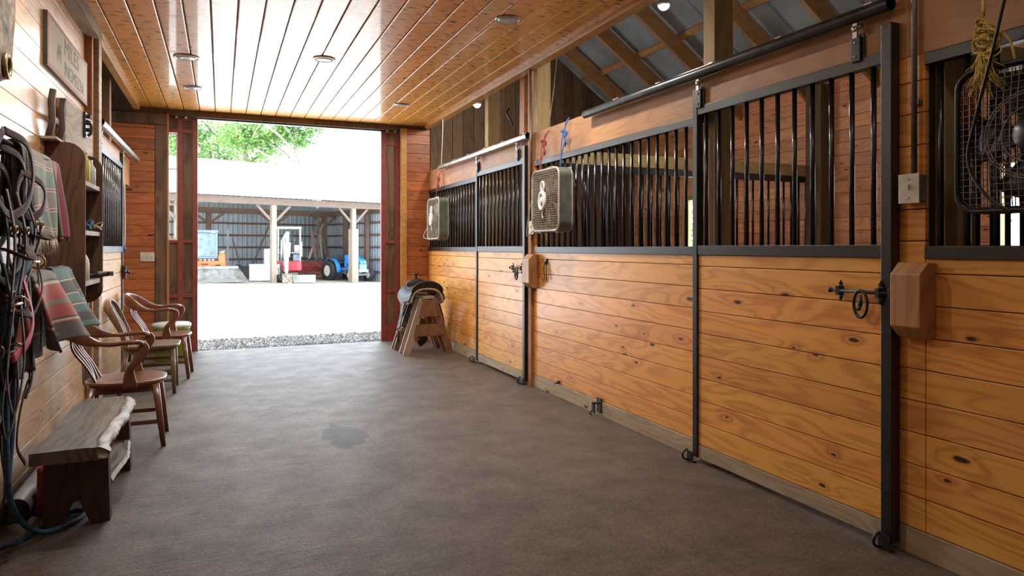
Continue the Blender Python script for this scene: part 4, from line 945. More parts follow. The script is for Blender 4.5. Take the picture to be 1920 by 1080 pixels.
# ================================================================== BRIDLES, STRAPS and the blue lead rope
def peg(y, z, lab): mb = MB(); mb.cyl((XL+.001, y, z), (XL+.16, y, z+.02), .009, 10); mb.ball((XL+.16, y, z+.02), .013, 10); tag(mb.build('wall_peg', 'black'), lab, 'peg', 'black pegs holding the bridles')
for y, z, l in ((3.32, 1.80, 'upper black peg closest to the picture edge'), (3.55, 1.74, 'upper black peg beside the black blanket end'), (3.42, 1.46, 'lower black peg among the bridles')): peg(y, z, l)
def buckle(c, s_, parent, mat='brass'):
    mb = MB(); mb.tube([(c[0]+.006, c[1]+s_*math.cos(a), c[2]+s_*.8*math.sin(a)) for a in [2*math.pi*k/14 for k in range(14)]], .0035, 6, closed=True); mb.build('buckle', mat, parent)
def bridle(y, z, x, sc, mat, seed, lab):
    random.seed(seed); r = lambda a: (random.random()-.5)*a
    t = thing('bridle', lab, 'bridle', (x, y, z), 'leather bridles on the left wall')
    strap([(x, y-.02, z+.02), (x+.05, y+.10*sc, z-.02), (x+.06, y+.155*sc, z-.14*sc), (x+.05, y+.10*sc, z-.27*sc), (x+.02, y-.03, z-.32*sc), (x, y-.13*sc, z-.24*sc), (x-.01, y-.13*sc, z-.10*sc), (x, y-.03, z+.02)], .036, .007, mat, 'crown_strap', t)
    for s_ in (-1, 1): strap([(x+.02, y+s_*.07*sc, z-.22*sc), (x+.05, y+s_*.09*sc+r(.02), z-.42*sc), (x+.03, y+s_*.06*sc+r(.03), z-.66*sc)], .030, .007, mat, 'cheek_strap', t); buckle((x+.05, y+s_*.085*sc, z-.38*sc), .018, t)
    strap([(x+.03, y-.11*sc, z-.46*sc), (x+.09, y, z-.50*sc), (x+.04, y+.11*sc, z-.44*sc)], .032, .007, mat, 'noseband', t, up=(0, 0, 1))
    mb = MB(); mb.tube([(x+.04+.03*math.cos(a), y+.03, z-.68*sc+.03*math.sin(a)) for a in [2*math.pi*k/14 for k in range(14)]], .005, 6, closed=True); mb.cyl((x+.04, y-.06, z-.68*sc), (x+.04, y+.06, z-.68*sc), .006, 8); mb.build('bit', 'hard', t)
    strap([(x+.04, y-.05, z-.68*sc), (x+.02, y-.08+r(.05), z-.95*sc), (x+.03, y-.02+r(.06), z-1.12*sc), (x+.05, y+.05+r(.05), z-.92*sc), (x+.04, y+.05, z-.68*sc)], .020, .005, mat, 'rein', t)
    return t
bridle(3.50, 1.76, -.86, .9, 'leather', 1, 'dark brown bridle looped over the upper peg beside the black blanket end')
bridle(3.33, 1.80, -.80, 1.0, 'leather_red', 2, 'russet bridle with pale stitching nearest the picture edge')
bridle(3.44, 1.46, -.84, .8, 'leather_blk', 3, 'black bridle hanging lowest among the tangle')
bridle(3.40, 1.70, -.90, 1.15, 'leather_blk', 7, 'large black bridle behind the russet one, flat against the boards')
bridle(3.56, 1.50, -.88, .85, 'leather', 9, 'dark brown bridle hanging beneath the first, in front of the red blanket end')
bridle(3.62, 1.66, -.80, .55, 'leather_red', 4, 'small reddish headstall just left of the green striped blanket')
def ropething(name, pts, r, mat, lab, cat='rope', closed=False, n=10): mb = MB(); mb.tube(bez(pts, 10), r, n); return tag(mb.build(name, mat), lab, cat)
ropething('lead_rope', [(-.84, 3.50, 1.12), (-.835, 3.52, .95), (-.84, 3.50, .6), (-.83, 3.54, .25), (-.77, 3.72, .05), (-.66, 3.90, .014), (-.64, 4.03, .014), (-.72, 4.02, .014), (-.86, 3.72, .014), (-.93, 3.46, .12), (-.88, 3.44, .40), (-.85, 3.47, .8), (-.84, 3.48, 1.14)], .0125, 'blue_rope', 'thick blue lead rope hanging in a long loop down to the floor')
ropething('lead_rope', [(-.85, 3.58, 1.02), (-.83, 3.55, .9), (-.83, 3.56, .6), (-.84, 3.53, .35), (-.85, 3.55, .30), (-.85, 3.57, .5), (-.86, 3.59, .8)], .011, 'blue_rope', 'second blue rope folded behind the long blue lead rope')
o = strap([(-.80, 3.66, 1.52), (-.77, 3.60, 1.42), (-.76, 3.52, 1.30), (-.78, 3.45, 1.22), (-.80, 3.40, 1.10), (-.80, 3.42, .98)], .05, .012, 'blue_rope', 'halter_strap'); tag(o, 'wide blue halter strap crossing the bridles', 'strap')
o = strap([(-.78, 3.50, 1.22), (-.75, 3.52, 1.05), (-.75, 3.44, .95), (-.77, 3.30, .90)], .035, .008, 'pink', 'halter_strap'); tag(o, 'bright pink halter strap at the picture edge', 'strap')
o = strap([(-.79, 3.62, 1.30), (-.775, 3.63, 1.0), (-.78, 3.66, .78), (-.80, 3.63, .68)], .032, .006, 'leather', 'leather_strap'); tag(o, 'long brown leather strap hanging in front of the red blanket', 'strap')
o = strap([(-.79, 3.66, .79), (-.80, 3.70, .72), (-.82, 3.78, .74), (-.84, 3.72, .60), (-.86, 3.76, .44), (-.86, 3.90, .32)], .022, .006, 'leather_blk', 'leather_strap'); tag(o, 'dark strap curving down the boards towards the bench', 'strap')
o = strap([(-.87, 3.62, .72), (-.88, 3.60, .5), (-.87, 3.62, .3), (-.89, 3.60, .15)], .03, .007, 'leather_blk', 'leather_strap'); tag(o, 'dark strap hanging behind the blue rope near the floor', 'strap')
ropething('cotton_cord', [(-.79, 3.80, 1.36), (-.785, 3.80, 1.20), (-.77, 3.80, 1.02)], .006, 'cream_cord', 'pale knotted cord hanging from the fringe onto the red blanket', 'cord')
pale_rope = ropething('cotton_cord', [(-1.0, 8.73, 2.08), (-.995, 8.73, 1.6), (-1.0, 8.73, 1.37)], .009, 'cream_cord', 'thin pale rope hanging from the header beside the left stall door', 'cord')
mb = MB(); mb.cyl((-1.0, 8.73, 1.37), (-1.0, 8.73, 1.30), .014); mb.build('rope_tip', 'blue_cord', pale_rope, local=True)
ropething('cotton_cord', [(2.70, 8.75, 2.44), (2.70, 8.70, 2.8), (2.71, 8.72, 3.07)], .005, 'cream_cord', 'thin pale cord running up from the far fan to the ceiling', 'cord')
ropething('cotton_cord', [(2.76, 5.62, 2.46), (2.80, 5.60, 2.8), (2.79, 5.52, 3.07)], .004, 'grey_metal', 'thin dark cord running up from the header above the larger fan', 'cord')

# ================================================================== BOX FANS
def rsq(h, r, n=6):
    out = []
    for cx, cy, a0 in ((h-r, h-r, 0), (-h+r, h-r, 90), (-h+r, -h+r, 180), (h-r, -h+r, 270)):
        for k in range(n+1): a = math.radians(a0+90*k/n); out.append((cx+r*math.cos(a), cy+r*math.sin(a)))
    return out
def make_fan(label, black, loc, rz=0, ry=0):
    t = thing('box_fan', label, 'fan', (0, 0, 0), 'box fans hung on the stall grilles')
    h, r, d = .275, .075, .115; cas, rim, gm = ('blk_plastic', 'blk_plastic', 'grey_metal') if black else ('fan_side', 'fan_body', 'fan_grille')
    if black: d = .06
    outer, inner = rsq(h, r), rsq(h-.022, r-.015); n = len(outer)
    mb = MB(); vs = [(0, a, b) for a, b in outer]+[(d, a, b) for a, b in outer]+[(0, a, b) for a, b in inner]+[(d, a, b) for a, b in inner]; fs = []
    for k in range(n):
        j = (k+1) % n; fs += [(k, j, n+j, n+k), (2*n+k, 3*n+k, 3*n+j, 2*n+j), (n+k, n+j, 3*n+j, 3*n+k), (k, 2*n+k, 2*n+j, j)]
    mb.add(vs, fs); mb.build('casing', cas, t, local=True)
    for xx in (-.004, d+.004):
        mb = MB(); mb.tube([(xx, a, b) for a, b in rsq(h-.006, r-.004)], .010, 8, closed=True); mb.build('rim', rim, t, local=True)
    for xx in (-.006, d+.002):
        mb = MB(); R = h-.02; m_ = 25 if not black else 21
        for k in range(m_):
            q = -R+2*R*(k+.5)/m_; lim = R if abs(q) < R-r else R-r+math.sqrt(max(0, r*r-(abs(q)-(R-r))**2))
            bow = (lambda s_: xx-.02*(1-s_*s_)*(1-(q/R)**2)) if (xx < 0) else (lambda s_: xx)
            mb.tube([(bow(s_), q, lim*s_) for s_ in (-1, -.5, 0, .5, 1)], .0016 if not black else .0022, 4, caps=False)
            mb.tube([(bow(s_)-.002, lim*s_, q) for s_ in (-1, -.5, 0, .5, 1)], .0020 if not black else .0016, 4, caps=False)
        if black:
            for rr in (.06, .1, .15, .16): mb.tube([(xx-.02*(1-(rr/R)**2)-.001, rr*math.cos(a), rr*math.sin(a)) for a in [2*math.pi*k/36 for k in range(36)]], .003, 5, closed=True)
        mb.build('grille', gm, t, local=True)
    mb = MB()
    for k in range(5):
        a0 = 2*math.pi*k/5
        def bl(u, v): a = a0+(v-.5)*.85; rr = .04+.195*u; return d*.5+.03*(v-.5)*(1.2-u*.3), rr*math.cos(a), rr*math.sin(a)
        mb.grid(bl, 5, 5)
    mb.build('blades', 'grey_metal' if not black else 'blk_plastic', t, solid=.003, local=True)
    mb = MB(); mb.lathe([(.05, d*.3), (.055, d*.5), (.05, d*.9)], (0, 0, 0), 'x'); mb.build('motor', 'dark', t, local=True)
    if not black:
        mb = MB(); mb.tube([(-.034, .052*math.cos(a), -.005+.074*math.sin(a)) for a in [2*math.pi*k/28 for k in range(28)]], .018, 8, closed=True)
        mb.lathe([(.032, -.03), (.028, -.045), (.001, -.046)], (0, 0, 0), 'x')
        mb.tube([(-.030, .030*math.cos(a), .118+.045*math.sin(a)) for a in [2*math.pi*k/20 for k in range(20)]], .011, 8, closed=True)
        mb.build('front_emblem', 'logo', t, local=True)
        mb = MB(); mb.sweep(bez([(-.03, .0, -.09), (-.028, .012, -.125), (-.026, .0, -.16)], 5), .02, .006, Vector((1, 0, 0))); mb.build('emblem_tail', 'logo', t, local=True)
        mb = MB(); mb.sweep([(.01, .05, h+.012), (.04, .05, h+.03), (.08, .05, h+.012)][:0] or [(.05, -.07, h), (.05, -.05, h+.022), (.05, .05, h+.022), (.05, .07, h)], .018, .008, Vector((0, 0, 1))); mb.build('carry_handle', rim, t, local=True)
        for s_ in (-1, 1): mb = MB(); mb.box(.02, .09, s_*.17-.02, s_*.17+.02, -h-.012, -h); mb.build('foot', rim, t, local=True)
    else:
        mb = MB(); mb.lathe([(.065, -.024), (.06, -.034), (.001, -.036)], (0, 0, 0), 'x'); mb.build('front_emblem', 'blk_plastic', t, local=True)
    t.location = loc; t.rotation_euler = (0, ry, rz)
    return t
make_fan('larger hanging box fan, dusty tan, with a white oval emblem on the middle stall grille', False, (2.63, 5.42, 1.765))
f1 = make_fan('smaller looking pale box fan hanging farthest away by the end wall', False, (2.62, 8.84, 1.735))
make_fan('black wire box fan hanging by yellow twine at the near stall', True, (2.66, 1.50, 1.755), rz=math.radians(4))
# ties
def tie(y, zt, zb, mat, lab, x=2.76):
    t = thing('fan_tie', lab, 'cord', (x, y, zt), 'cord ties holding the fans')
    mb = MB(); mb.tube(bez([(x+.03, y+.0, zt+.03), (x, y-.02, zt), (x-.03, y+.03, (zt+zb)/2+.06), (x-.06, y, zb)], 6), .005, 6); mb.tube(bez([(x+.03, y, zt+.03), (x, y+.03, zt-.02), (x-.03, y-.03, (zt+zb)/2+.06), (x-.05, y+.05, zb+.03)], 6), .004, 6); mb.build('loop', mat, t)
    mb = MB(); z = (zt+zb)/2+.07
    for k in range(5): mb.tube([(x-.025+.012*math.cos(a+k), y+.022*math.cos(a)*(1+.2*k), z+.018*math.sin(a+k*.7)+.01*k) for a in [2*math.pi*i/14 for i in range(14)]], .005, 6, closed=True)
    mb.tube([(x-.03, y-.01, z), (x-.035, y-.05, z-.07)], [.005, .009], 6); mb.tube([(x-.03, y-.01, z), (x-.03, y-.03, z-.09)], [.005, .007], 6); mb.build('knot', mat, t)
tie(5.27, 2.45, 2.03, 'blue_cord', 'blue cord tie with a frayed knot above the larger fan'); tie(5.68, 2.40, 2.03, 'redcord', 'red cord tie above the larger fan')
tie(9.0, 2.38, 2.0, 'redcord', 'red cord tie above the farthest fan')
# fan cables
ropething('power_cord', [(2.61, 5.64, 1.50), (2.60, 5.75, 1.46), (2.63, 5.80, 1.6), (2.70, 5.86, 1.8), (2.745, 5.95, 1.62)], .004, 'grey_metal', 'grey power cord curling beside the larger fan', 'cord')
ropething('power_cord', [(2.62, 9.08, 1.46), (2.60, 9.26, 1.50), (2.64, 9.22, 1.62), (2.68, 9.15, 1.7)], .005, 'fan_body', 'pale power cord looping at the side of the farthest fan', 'cord')
# near fan: yellow twine with frayed knot, orange fray and black cable
t = thing('twine_knot', 'frayed yellow twine knot holding up the black fan', 'twine', (2.66, 1.66, 2.3))
mb = MB(); mb.tube(bez([(2.63, 1.655, 3.06), (2.635, 1.66, 2.6), (2.64, 1.67, 2.22)], 8), .006, 8); mb.tube(bez([(2.64, 1.67, 2.2), (2.67, 1.60, 2.12), (2.68, 1.58, 2.03)], 5), .005, 8); mb.build('line', 'yellow', t)
random.seed(11); mb = MB()
for k in range(16):
    r1, r2 = .02+.03*random.random(), .02+.025*random.random(); c = (2.635+random.random()*.02, 1.665+(random.random()-.5)*.03, 2.185-.10*random.random()); p = random.random()*6
    mb.tube([(c[0]+.018*math.sin(2*a+p), c[1]+r1*math.cos(a), c[2]+r2*math.sin(a+p*.2)) for a in [2*math.pi*i/16 for i in range(16)]], .0035, 5, closed=True)
mb.build('knot', 'yellow', t)
mb = MB()
for k in range(75):
    a = Vector((2.635, 1.665+(random.random()-.5)*.05, 2.10-.05*random.random())); dy = (random.random()-.5)*.17; dz = -.05-.12*random.random()
    mb.tube([a, a+Vector(((random.random()-.5)*.03, dy*.4, dz*.6)), a+Vector(((random.random()-.5)*.05, dy, dz))], [.0025, .0022, .0012], 4)
mb.build('frayed_end', 'yellow', t)
mb = MB()
for k in range(45):
    a = Vector((2.65, 1.715+(random.random()-.5)*.03, 2.03)); dy = (random.random()-.45)*.07; dz = -.12-.12*random.random()
    mb.tube([a, a+Vector(((random.random()-.5)*.02, dy*.8, dz*.5)), a+Vector(((random.random()-.5)*.03, dy, dz))], [.003, .0025, .0015], 4)
tag(mb.build('twine_fray', 'orange_tw'), 'frayed orange twine end hanging below the yellow knot', 'twine')
ropething('power_cord', [(2.60, 1.50, 3.05), (2.60, 1.525, 2.5), (2.61, 1.60, 2.15), (2.615, 1.68, 1.85), (2.62, 1.715, 1.68), (2.615, 1.65, 1.55), (2.625, 1.56, 1.475)], .006, 'blk_plastic', 'black power cable hanging across the black fan', 'cord')

# ================================================================== SMALL HARDWARE on the right wall
t = thing('lead_snap', 'small brown snap and chain hanging beside the far wood block', 'snap', (2.78, 5.80, 1.2))
mb = MB(); mb.box(2.785, 2.798, 5.73, 5.765, 1.19, 1.245); mb.build('plate', 'black', t); mb = MB()
mb.tube(bez([(2.78, 5.745, 1.22), (2.772, 5.76, 1.14), (2.775, 5.75, 1.07), (2.775, 5.775, 1.03), (2.775, 5.79, 1.06)], 5), .006, 7); mb.build('snap', 'brass', t); mb = MB(); mb.tube([(2.78, 5.72, 1.2), (2.775, 5.70, 1.05)], .006, 6); mb.build('link', 'rust', t)
mb = MB(); mb.box(2.784, 2.794, 4.73, 4.80, .03, .145); mb.box(2.73, 2.784, 4.745, 4.785, .10, .112); mb.box(2.73, 2.742, 4.745, 4.785, .03, .112); mb.tube([(2.72, 4.765, .05), (2.70, 4.765, .03), (2.72, 4.765, .012)], .007, 8)
tag(mb.build('door_stop', 'black', bevel=.002), 'black door stop bracket on the baseboard of the middle stall', 'door stop')
mb = MB(); mb.ball((2.785, 5.48, .14), .018, 10); mb.cyl((2.785, 5.48, .14), (2.75, 5.48, .13), .007); tag(mb.build('eye_bolt', 'black'), 'small black eye bolt low on the middle stall boards', 'bolt')
mb = MB(); mb.tube(bez([(2.84, 6.75, 2.84), (2.80, 6.72, 2.78), (2.83, 6.68, 2.70), (2.86, 6.7, 2.66)], 6), .012, 8); tag(mb.build('hay_hook', 'black'), 'black hook hanging on the boards above the far stall door', 'hook')
mb = MB(); mb.beam((2.875, 6.45, 2.47), (2.875, 6.43, 3.5), .04, .12, (0, 1, 0)); tag(mb.build('loose_plank', 'post_orange'), 'orange plank standing above the far stall header', 'plank')

# ================================================================== SADDLE on its rack
def aframe(y, parent, px_='rack_wood', pale=False):
    mb = MB(); mb.beam((2.12, y, 0.0), (2.345, y+.02, .70), .085, .03, (0, 1, 0)); mb.build('leg', 'rack_pale' if pale else 'rack_wood', parent, bevel=.002)
    mb = MB(); mb.beam((2.70, y, 0.0), (2.475, y+.02, .70), .085, .03, (0, 1, 0)); mb.build('leg', 'rack_wood', parent, bevel=.002)
t = thing('saddle_rack', 'wooden sawhorse style saddle rack in the far right corner', 'saddle rack', (2.41, 8.65, 0))
aframe(8.36, t, pale=True); aframe(8.56, t, pale=True); aframe(8.86, t); aframe(8.98, t)
mb = MB(); mb.prism([(2.215, .235), (2.605, .235), (2.575, .385), (2.245, .385)], 8.32, 8.34, 'y'); mb.build('cross_board', 'rack_wood', t, bevel=.002)
mb = MB(); mb.prism([(2.27, .48), (2.55, .48), (2.49, .69), (2.33, .69)], 8.32, 8.34, 'y'); mb.build('gusset', 'rack_wood', t, bevel=.002)
mb = MB(); mb.prism([(2.215, .235), (2.605, .235), (2.575, .385), (2.245, .385)], 9.0, 9.02, 'y'); mb.build('cross_board', 'rack_wood', t, bevel=.002)
mb = MB(); mb.box(2.34, 2.48, 8.33, 9.01, .701, .735); mb.build('top_board', 'rack_pale', t, bevel=.003)
t = thing('western_saddle', 'black and brown western saddle with a pale fleece underside', 'saddle', (2.41, 8.65, .74))
def hull(u, v, wd, dr, z0, xo=0, y0=8.40, y1=9.05):
    y = y0+(y1-y0)*u; a = (v-.5)*2; s_ = abs(a); x = 2.41+xo+math.copysign(wd*math.sin(s_*math.pi/2)**.8, a); z = z0-dr*(1-math.cos(s_*math.pi/2))**1.1 + .05*(2*u-1)**2
    return x, y, z
mb = MB(); mb.grid(lambda u, v: hull(u, v, .205+.02*math.sin(u*3), .17, .775), 16, 24); mb.build('fleece', 'fleece', t, solid=.022)
mb = MB(); mb.grid(lambda u, v: hull(u, v, .225+.02*math.sin(u*3), .165, .80), 16, 24); mb.build('skirt', 'leather_blk', t, solid=.008)
mb = MB(); mb.grid(lambda u, v: hull(u, v, .13, .10, .835-.035*math.sin(u*math.pi), y0=8.44, y1=8.95), 14, 18); mb.build('seat', 'leather', t, solid=.02)
def can(u, v):
    a = math.pi*(v); r = .02+.175*u; return 2.41+r*math.cos(a)*1.05, 8.46-.05*u-.02*math.sin(a), .79+r*.66*math.sin(a)+(.0)
mb = MB(); mb.grid(can, 8, 24); mb.build('cantle', 'leather_blk', t, solid=.026)
mb = MB(); mb.tube([(2.41+.2*math.cos(a), 8.405-.02*math.sin(a), .785+.13*math.sin(a)) for a in [math.pi*k/20 for k in range(21)]], .013, 8); mb.build('cantle_binding', 'leather', t)
mb = MB(); mb.ball((2.41, 8.93, .86), .10, 16, (1.5, .6, .75)); mb.build('fork', 'leather_blk', t)
mb = MB(); mb.lathe([(.026, .90), (.018, .95), (.018, .975), (.04, .99), (.042, 1.002), (.001, 1.006)], (2.40, 8.93, 0)); mb.build('horn', 'leather_blk', t)
for s_ in (-1, 1):
    mb = MB(); mb.sweep(bez([(2.41+s_*.19, 8.72, .70), (2.41+s_*.27, 8.70, .56), (2.41+s_*.30, 8.66, .40), (2.41+s_*.31, 8.64, .30)], 6), [.16]*4+[.15]*5+[.10]*10, .01, Vector((1, 0, 0)), 8, 5) if False else mb.grid(lambda u, v: (2.41+s_*(.20+.10*math.sin(u*1.4)), 8.72-.06*u+(v-.5)*(.17-.09*u), .70-.40*u), 10, 5); mb.build('fender', 'leather_blk', t, solid=.008)
    mb = MB(); c = (2.41+s_*.315, 8.655, .20)
    mb.tube([(c[0]+(.065 if s_ < 0 else .05)*math.cos(a)*.3, c[1]+.065*math.cos(a), c[2]+.075*math.sin(a)) for a in [2*math.pi*k/20 for k in range(20)]], .013, 8, closed=True); mb.build('stirrup', 'leather_blk' if s_ > 0 else 'leather', t)
mb = MB()
for k, (yy, z1, dx) in enumerate(((8.46, .28, -.05), (8.52, .22, -.09), (8.62, .35, -.03))):
    mb.sweep(bez([(2.20, yy, .70), (2.17+dx*.5, yy-.01, .55), (2.15+dx, yy+.01, .4), (2.13+dx, yy, z1)], 5), .02, .006, Vector((1, 0, 0)), 8, 4)
mb.build('saddle_strings', 'leather_blk', t)
mb = MB(); mb.tube([(2.10+.02*math.cos(a), 8.45, .32+.022*math.sin(a)) for a in [2*math.pi*k/14 for k in range(14)]], .005, 6, closed=True); mb.build('cinch_ring', 'hard', t)
mb = MB(); mb.sweep(bez([(2.22, 8.62, .66), (2.18, 8.6, .5), (2.30, 8.6, .28), (2.42, 8.6, .17), (2.34, 8.58, .10)], 6), .09, .012, Vector((0, 1, 0)), 8, 4); mb.build('cinch', 'leather_blk', t)
# ================================================================== OUTSIDE: yard, shed, machines, trees
def gz(X, Y):
    k = min(1, max(0, (Y-11)/14)); x = min(9, max(-4, X)); return -.06*(1-k)+(-.12-.03*(x-2))*k
mb = MB(); xs = [-60, -30, -15]+[-8+k for k in range(22)]+[20, 35, 70]; ys = [9.801, 10, 11, 13, 16, 19, 22, 25, 28, 32, 38, 46, 60, 90]
vs = [(x, y, gz(x, y)) for x in xs for y in ys]; ny = len(ys); mb.add(vs, [(i*ny+j, (i+1)*ny+j, (i+1)*ny+j+1, i*ny+j+1) for i in range(len(xs)-1) for j in range(ny-1)], True)
tag(mb.build('ground', 'yard'), 'pale sunlit gravel yard outside the barn', 'ground', kind='structure')
O = Vector((2.0, 29.6, 0)); U = Vector((.94, .342, 0)).normalized(); V = Vector((-U.y, U.x, 0)); ANG = math.atan2(U.y, U.x)
def S(u, v, z): q = O+U*u+V*v; return (q.x, q.y, z)
SX = Matrix.Translation(O) @ Matrix.Rotation(ANG, 4, 'Z')
# dirt floor under the shed
mb = MB(); vs = []; fs = []
for i in range(17):
    for j in range(8):
        q = S(-10+i, -.35+j*.98+(.12*math.sin(i*1.7) if j == 0 else 0), 0); vs.append((q[0], q[1], gz(q[0], q[1])+.012))
for i in range(16):
    for j in range(7): fs.append((i*8+j, (i+1)*8+j, (i+1)*8+j+1, i*8+j+1))
mb.add(vs, fs, True); tag(mb.build('dirt_floor', 'dirt'), 'dry tan dirt under the open shed', 'ground', kind='structure')
random.seed(21); mb = MB()
for k in range(7500):
    X = -.75+3.3*random.random(); Y = 9.86+1.45*random.random()**1.2; s_ = .009+.024*random.random()**1.5; z = gz(X, Y)+s_*.35
    a = random.random()*6; ca, sa = math.cos(a)*s_, math.sin(a)*s_; h_ = s_*(.5+.5*random.random())
    p = [(X+ca, Y+sa, z), (X-sa*.8, Y+ca*.8, z+.2*h_), (X-ca*1.1, Y-sa*1.1, z), (X+sa*.7, Y-ca*.7, z), (X+.3*ca, Y+.2*s_, z+h_), (X, Y, z-h_*.6)]
    mb.add(p, [(0, 1, 4), (1, 2, 4), (2, 3, 4), (3, 0, 4), (1, 0, 5), (2, 1, 5), (3, 2, 5), (0, 3, 5)])
tag(mb.build('gravel', 'stone'), 'strip of dark crushed stone just outside the threshold', 'gravel', kind='stuff')
# shed shell in its own frame
def sh(mb, name, mat, lab=None, cat=None, kind=None, group=None, parent=None, **k):
    o = mb.build(name, mat, parent, xf=SX, **k); return tag(o, lab, cat, group, kind)
def corr(mb, u0, u1, v, z0, z1, ax='u', pitch=.23):
    n = int((u1-u0)/pitch*4); pts = []
    for i in range(n+1):
        q = u0+(u1-u0)*i/n; off = .022 if i % 4 == 1 else 0; pts.append((q, v-off) if ax == 'u' else (v-off, q))
    vs = [(a, b, z0) for a, b in pts]+[(a, b, z1) for a, b in pts]; m_ = n+1
    mb.add(vs, [(i, i+1, m_+i+1, m_+i) for i in range(n)])
mb = MB(); corr(mb, -10, 5.26, 6.25, -.6, 4.8); sh(mb, 'shed_wall_back', 'tin_grey', 'grey corrugated sheet back wall of the open shed', 'wall', 'structure', solid=.004)
mb = MB(); corr(mb, -.3, 6.25, 5.25, -.6, 3.4, 'v'); sh(mb, 'shed_wall_right', 'tin_grey', 'grey corrugated sheet side wall of the open shed', 'wall', 'structure', solid=.004)
for z, w_ in ((2.52, 'top'), (1.94, 'second highest'), (1.36, 'middle'), (.78, 'second lowest'), (.2, 'lowest')):
    mb = MB(); mb.box(-10, 5.2, 6.16, 6.2, z-.045, z+.045); mb.box(5.16, 5.2, 0, 6.15, z-.045, z+.045); sh(mb, 'shed_girt', 'shed_wood', w_+' horizontal board nailed across the shed walls', 'board', group='boards across the shed walls')
mb = MB(); mb.box(-10.2, 5.6, -.06, .0, 3.09, 3.35); sh(mb, 'shed_beam', 'shed_beam', 'long weathered front beam of the open shed', 'beam', 'structure')
mb = MB(); mb.box(-10.2, 5.2, 4.55, 4.61, 2.90, 3.16); mb.box(5.05, 5.11, .1, 5.9, 2.92, 3.18); sh(mb, 'shed_beam', 'shed_wood', 'brown inner beam deep inside the shed', 'beam', 'structure')
def shpost(u, v, w_, mat, zt, lab, sleeve=False):
    t = thing('shed_post', lab, 'post', S(u, v, -.3), 'posts of the open shed')
    mb = MB(); mb.box(u-w_/2, u+w_/2, v+.002, v+w_, -.45, zt); mb.build('upright', mat, t, xf=SX)
    if sleeve:
        mb = MB(); mb.box(u-w_/2-.06, u+w_/2+.06, v-.1, v+w_+.06, -.45, 2.17); mb.build('cladding', 'shed_post', t, xf=SX)
    for s_ in (-1, 1):
        mb = MB(); mb.beam((u+s_*.10, v+.07, 2.45 if v < 2 else 2.5), (u+s_*.72, v+.07, 3.09 if v < 2 else 2.95), .10, .05, (0, 1, 0)); mb.build('knee_brace', mat if v > 2 else 'shed_beam', t, xf=SX)
shpost(0, 0, .20, 'shed_post', 3.09, 'square front post of the shed beside the white chest')
shpost(3.69, 0, .19, 'shed_post', 3.09, 'front post of the shed wrapped in paler boards, before the tractor', True)
shpost(-3.7, 0, .20, 'shed_post', 3.09, 'front post of the shed hidden behind the left red door')
shpost(-1.05, 4.4, .2, 'shed_wood', 2.895, 'brown inner post of the shed right of the orange loader')
shpost(2.0, 4.4, .2, 'shed_wood', 2.895, 'brown inner post of the shed behind the excavator')
shpost(4.6, 4.4, .2, 'shed_wood', 2.895, 'brown inner post of the shed at its right rear corner')
for u, v, l in ((5.05, 3.2, 'brown wall post behind the tractor seat'), (5.05, 1.2, 'brown wall post behind the tractor hood')):
    mb = MB(); mb.box(u-.1, u+.08, v-.1, v+.1, -.4, 2.915); sh(mb, 'shed_post', 'shed_wood', l, 'post')
mb = MB(); y = 0
def rz(v): return 3.37+.365*(v+.5)
n = 76
for i in range(n):
    a, b = -10.4+16.2*i/n, -10.4+16.2*(i+1)/n; m_ = a+.04
    vs = [(a, -.5, rz(-.5)), (m_, -.5, rz(-.5)+.03), (m_+.03, -.5, rz(-.5)), (b, -.5, rz(-.5)), (a, 5.0, rz(5.0)), (m_, 5.0, rz(5.0)+.03), (m_+.03, 5.0, rz(5)), (b, 5.0, rz(5.0))]
    mb.add(vs, [(0, 1, 5, 4), (1, 2, 6, 5), (2, 3, 7, 6)])
mb.add([(-10.4, 5.0, rz(5)), (5.8, 5.0, rz(5)), (5.8, 11, rz(5)-2.1), (-10.4, 11, rz(5)-2.1)], [(0, 1, 2, 3)])
sh(mb, 'shed_roof', 'tin_roof', 'white glaring metal roof of the open shed', 'roof', 'structure', solid=.006)
mb = MB(); mb.prism([(0, 3.36), (5, rz(5)-.03), (6.2, 3.4), (6.2, 3.2), (0, 3.2)], 5.15, 5.18, 'x'); sh(mb, 'shed_gable', 'tin_grey', 'grey sheet gable above the shed side wall', 'wall', 'structure')
for i in range(11):
    u = -9.2+1.45*i; mb = MB(); mb.beam((u, 0, rz(0)-.12), (u, 4.9, rz(4.9)-.12), .045, .16, (0, 0, 1)); sh(mb, 'shed_rafter', 'shed_wood', 'brown rafter under the shed roof', 'rafter', group='rafters under the shed roof')

CR = Vector((math.cos(math.radians(-23.06)), math.sin(math.radians(-23.06)), 0)); CF = Vector((-CR.y, CR.x, 0))
def at(px, D):
    q = CR*((px-960)/1280*D)+CF*D; return q
def place(t, loc, rz_): t.location = loc; t.rotation_euler = (0, 0, rz_)
RC = math.radians(-23.06)
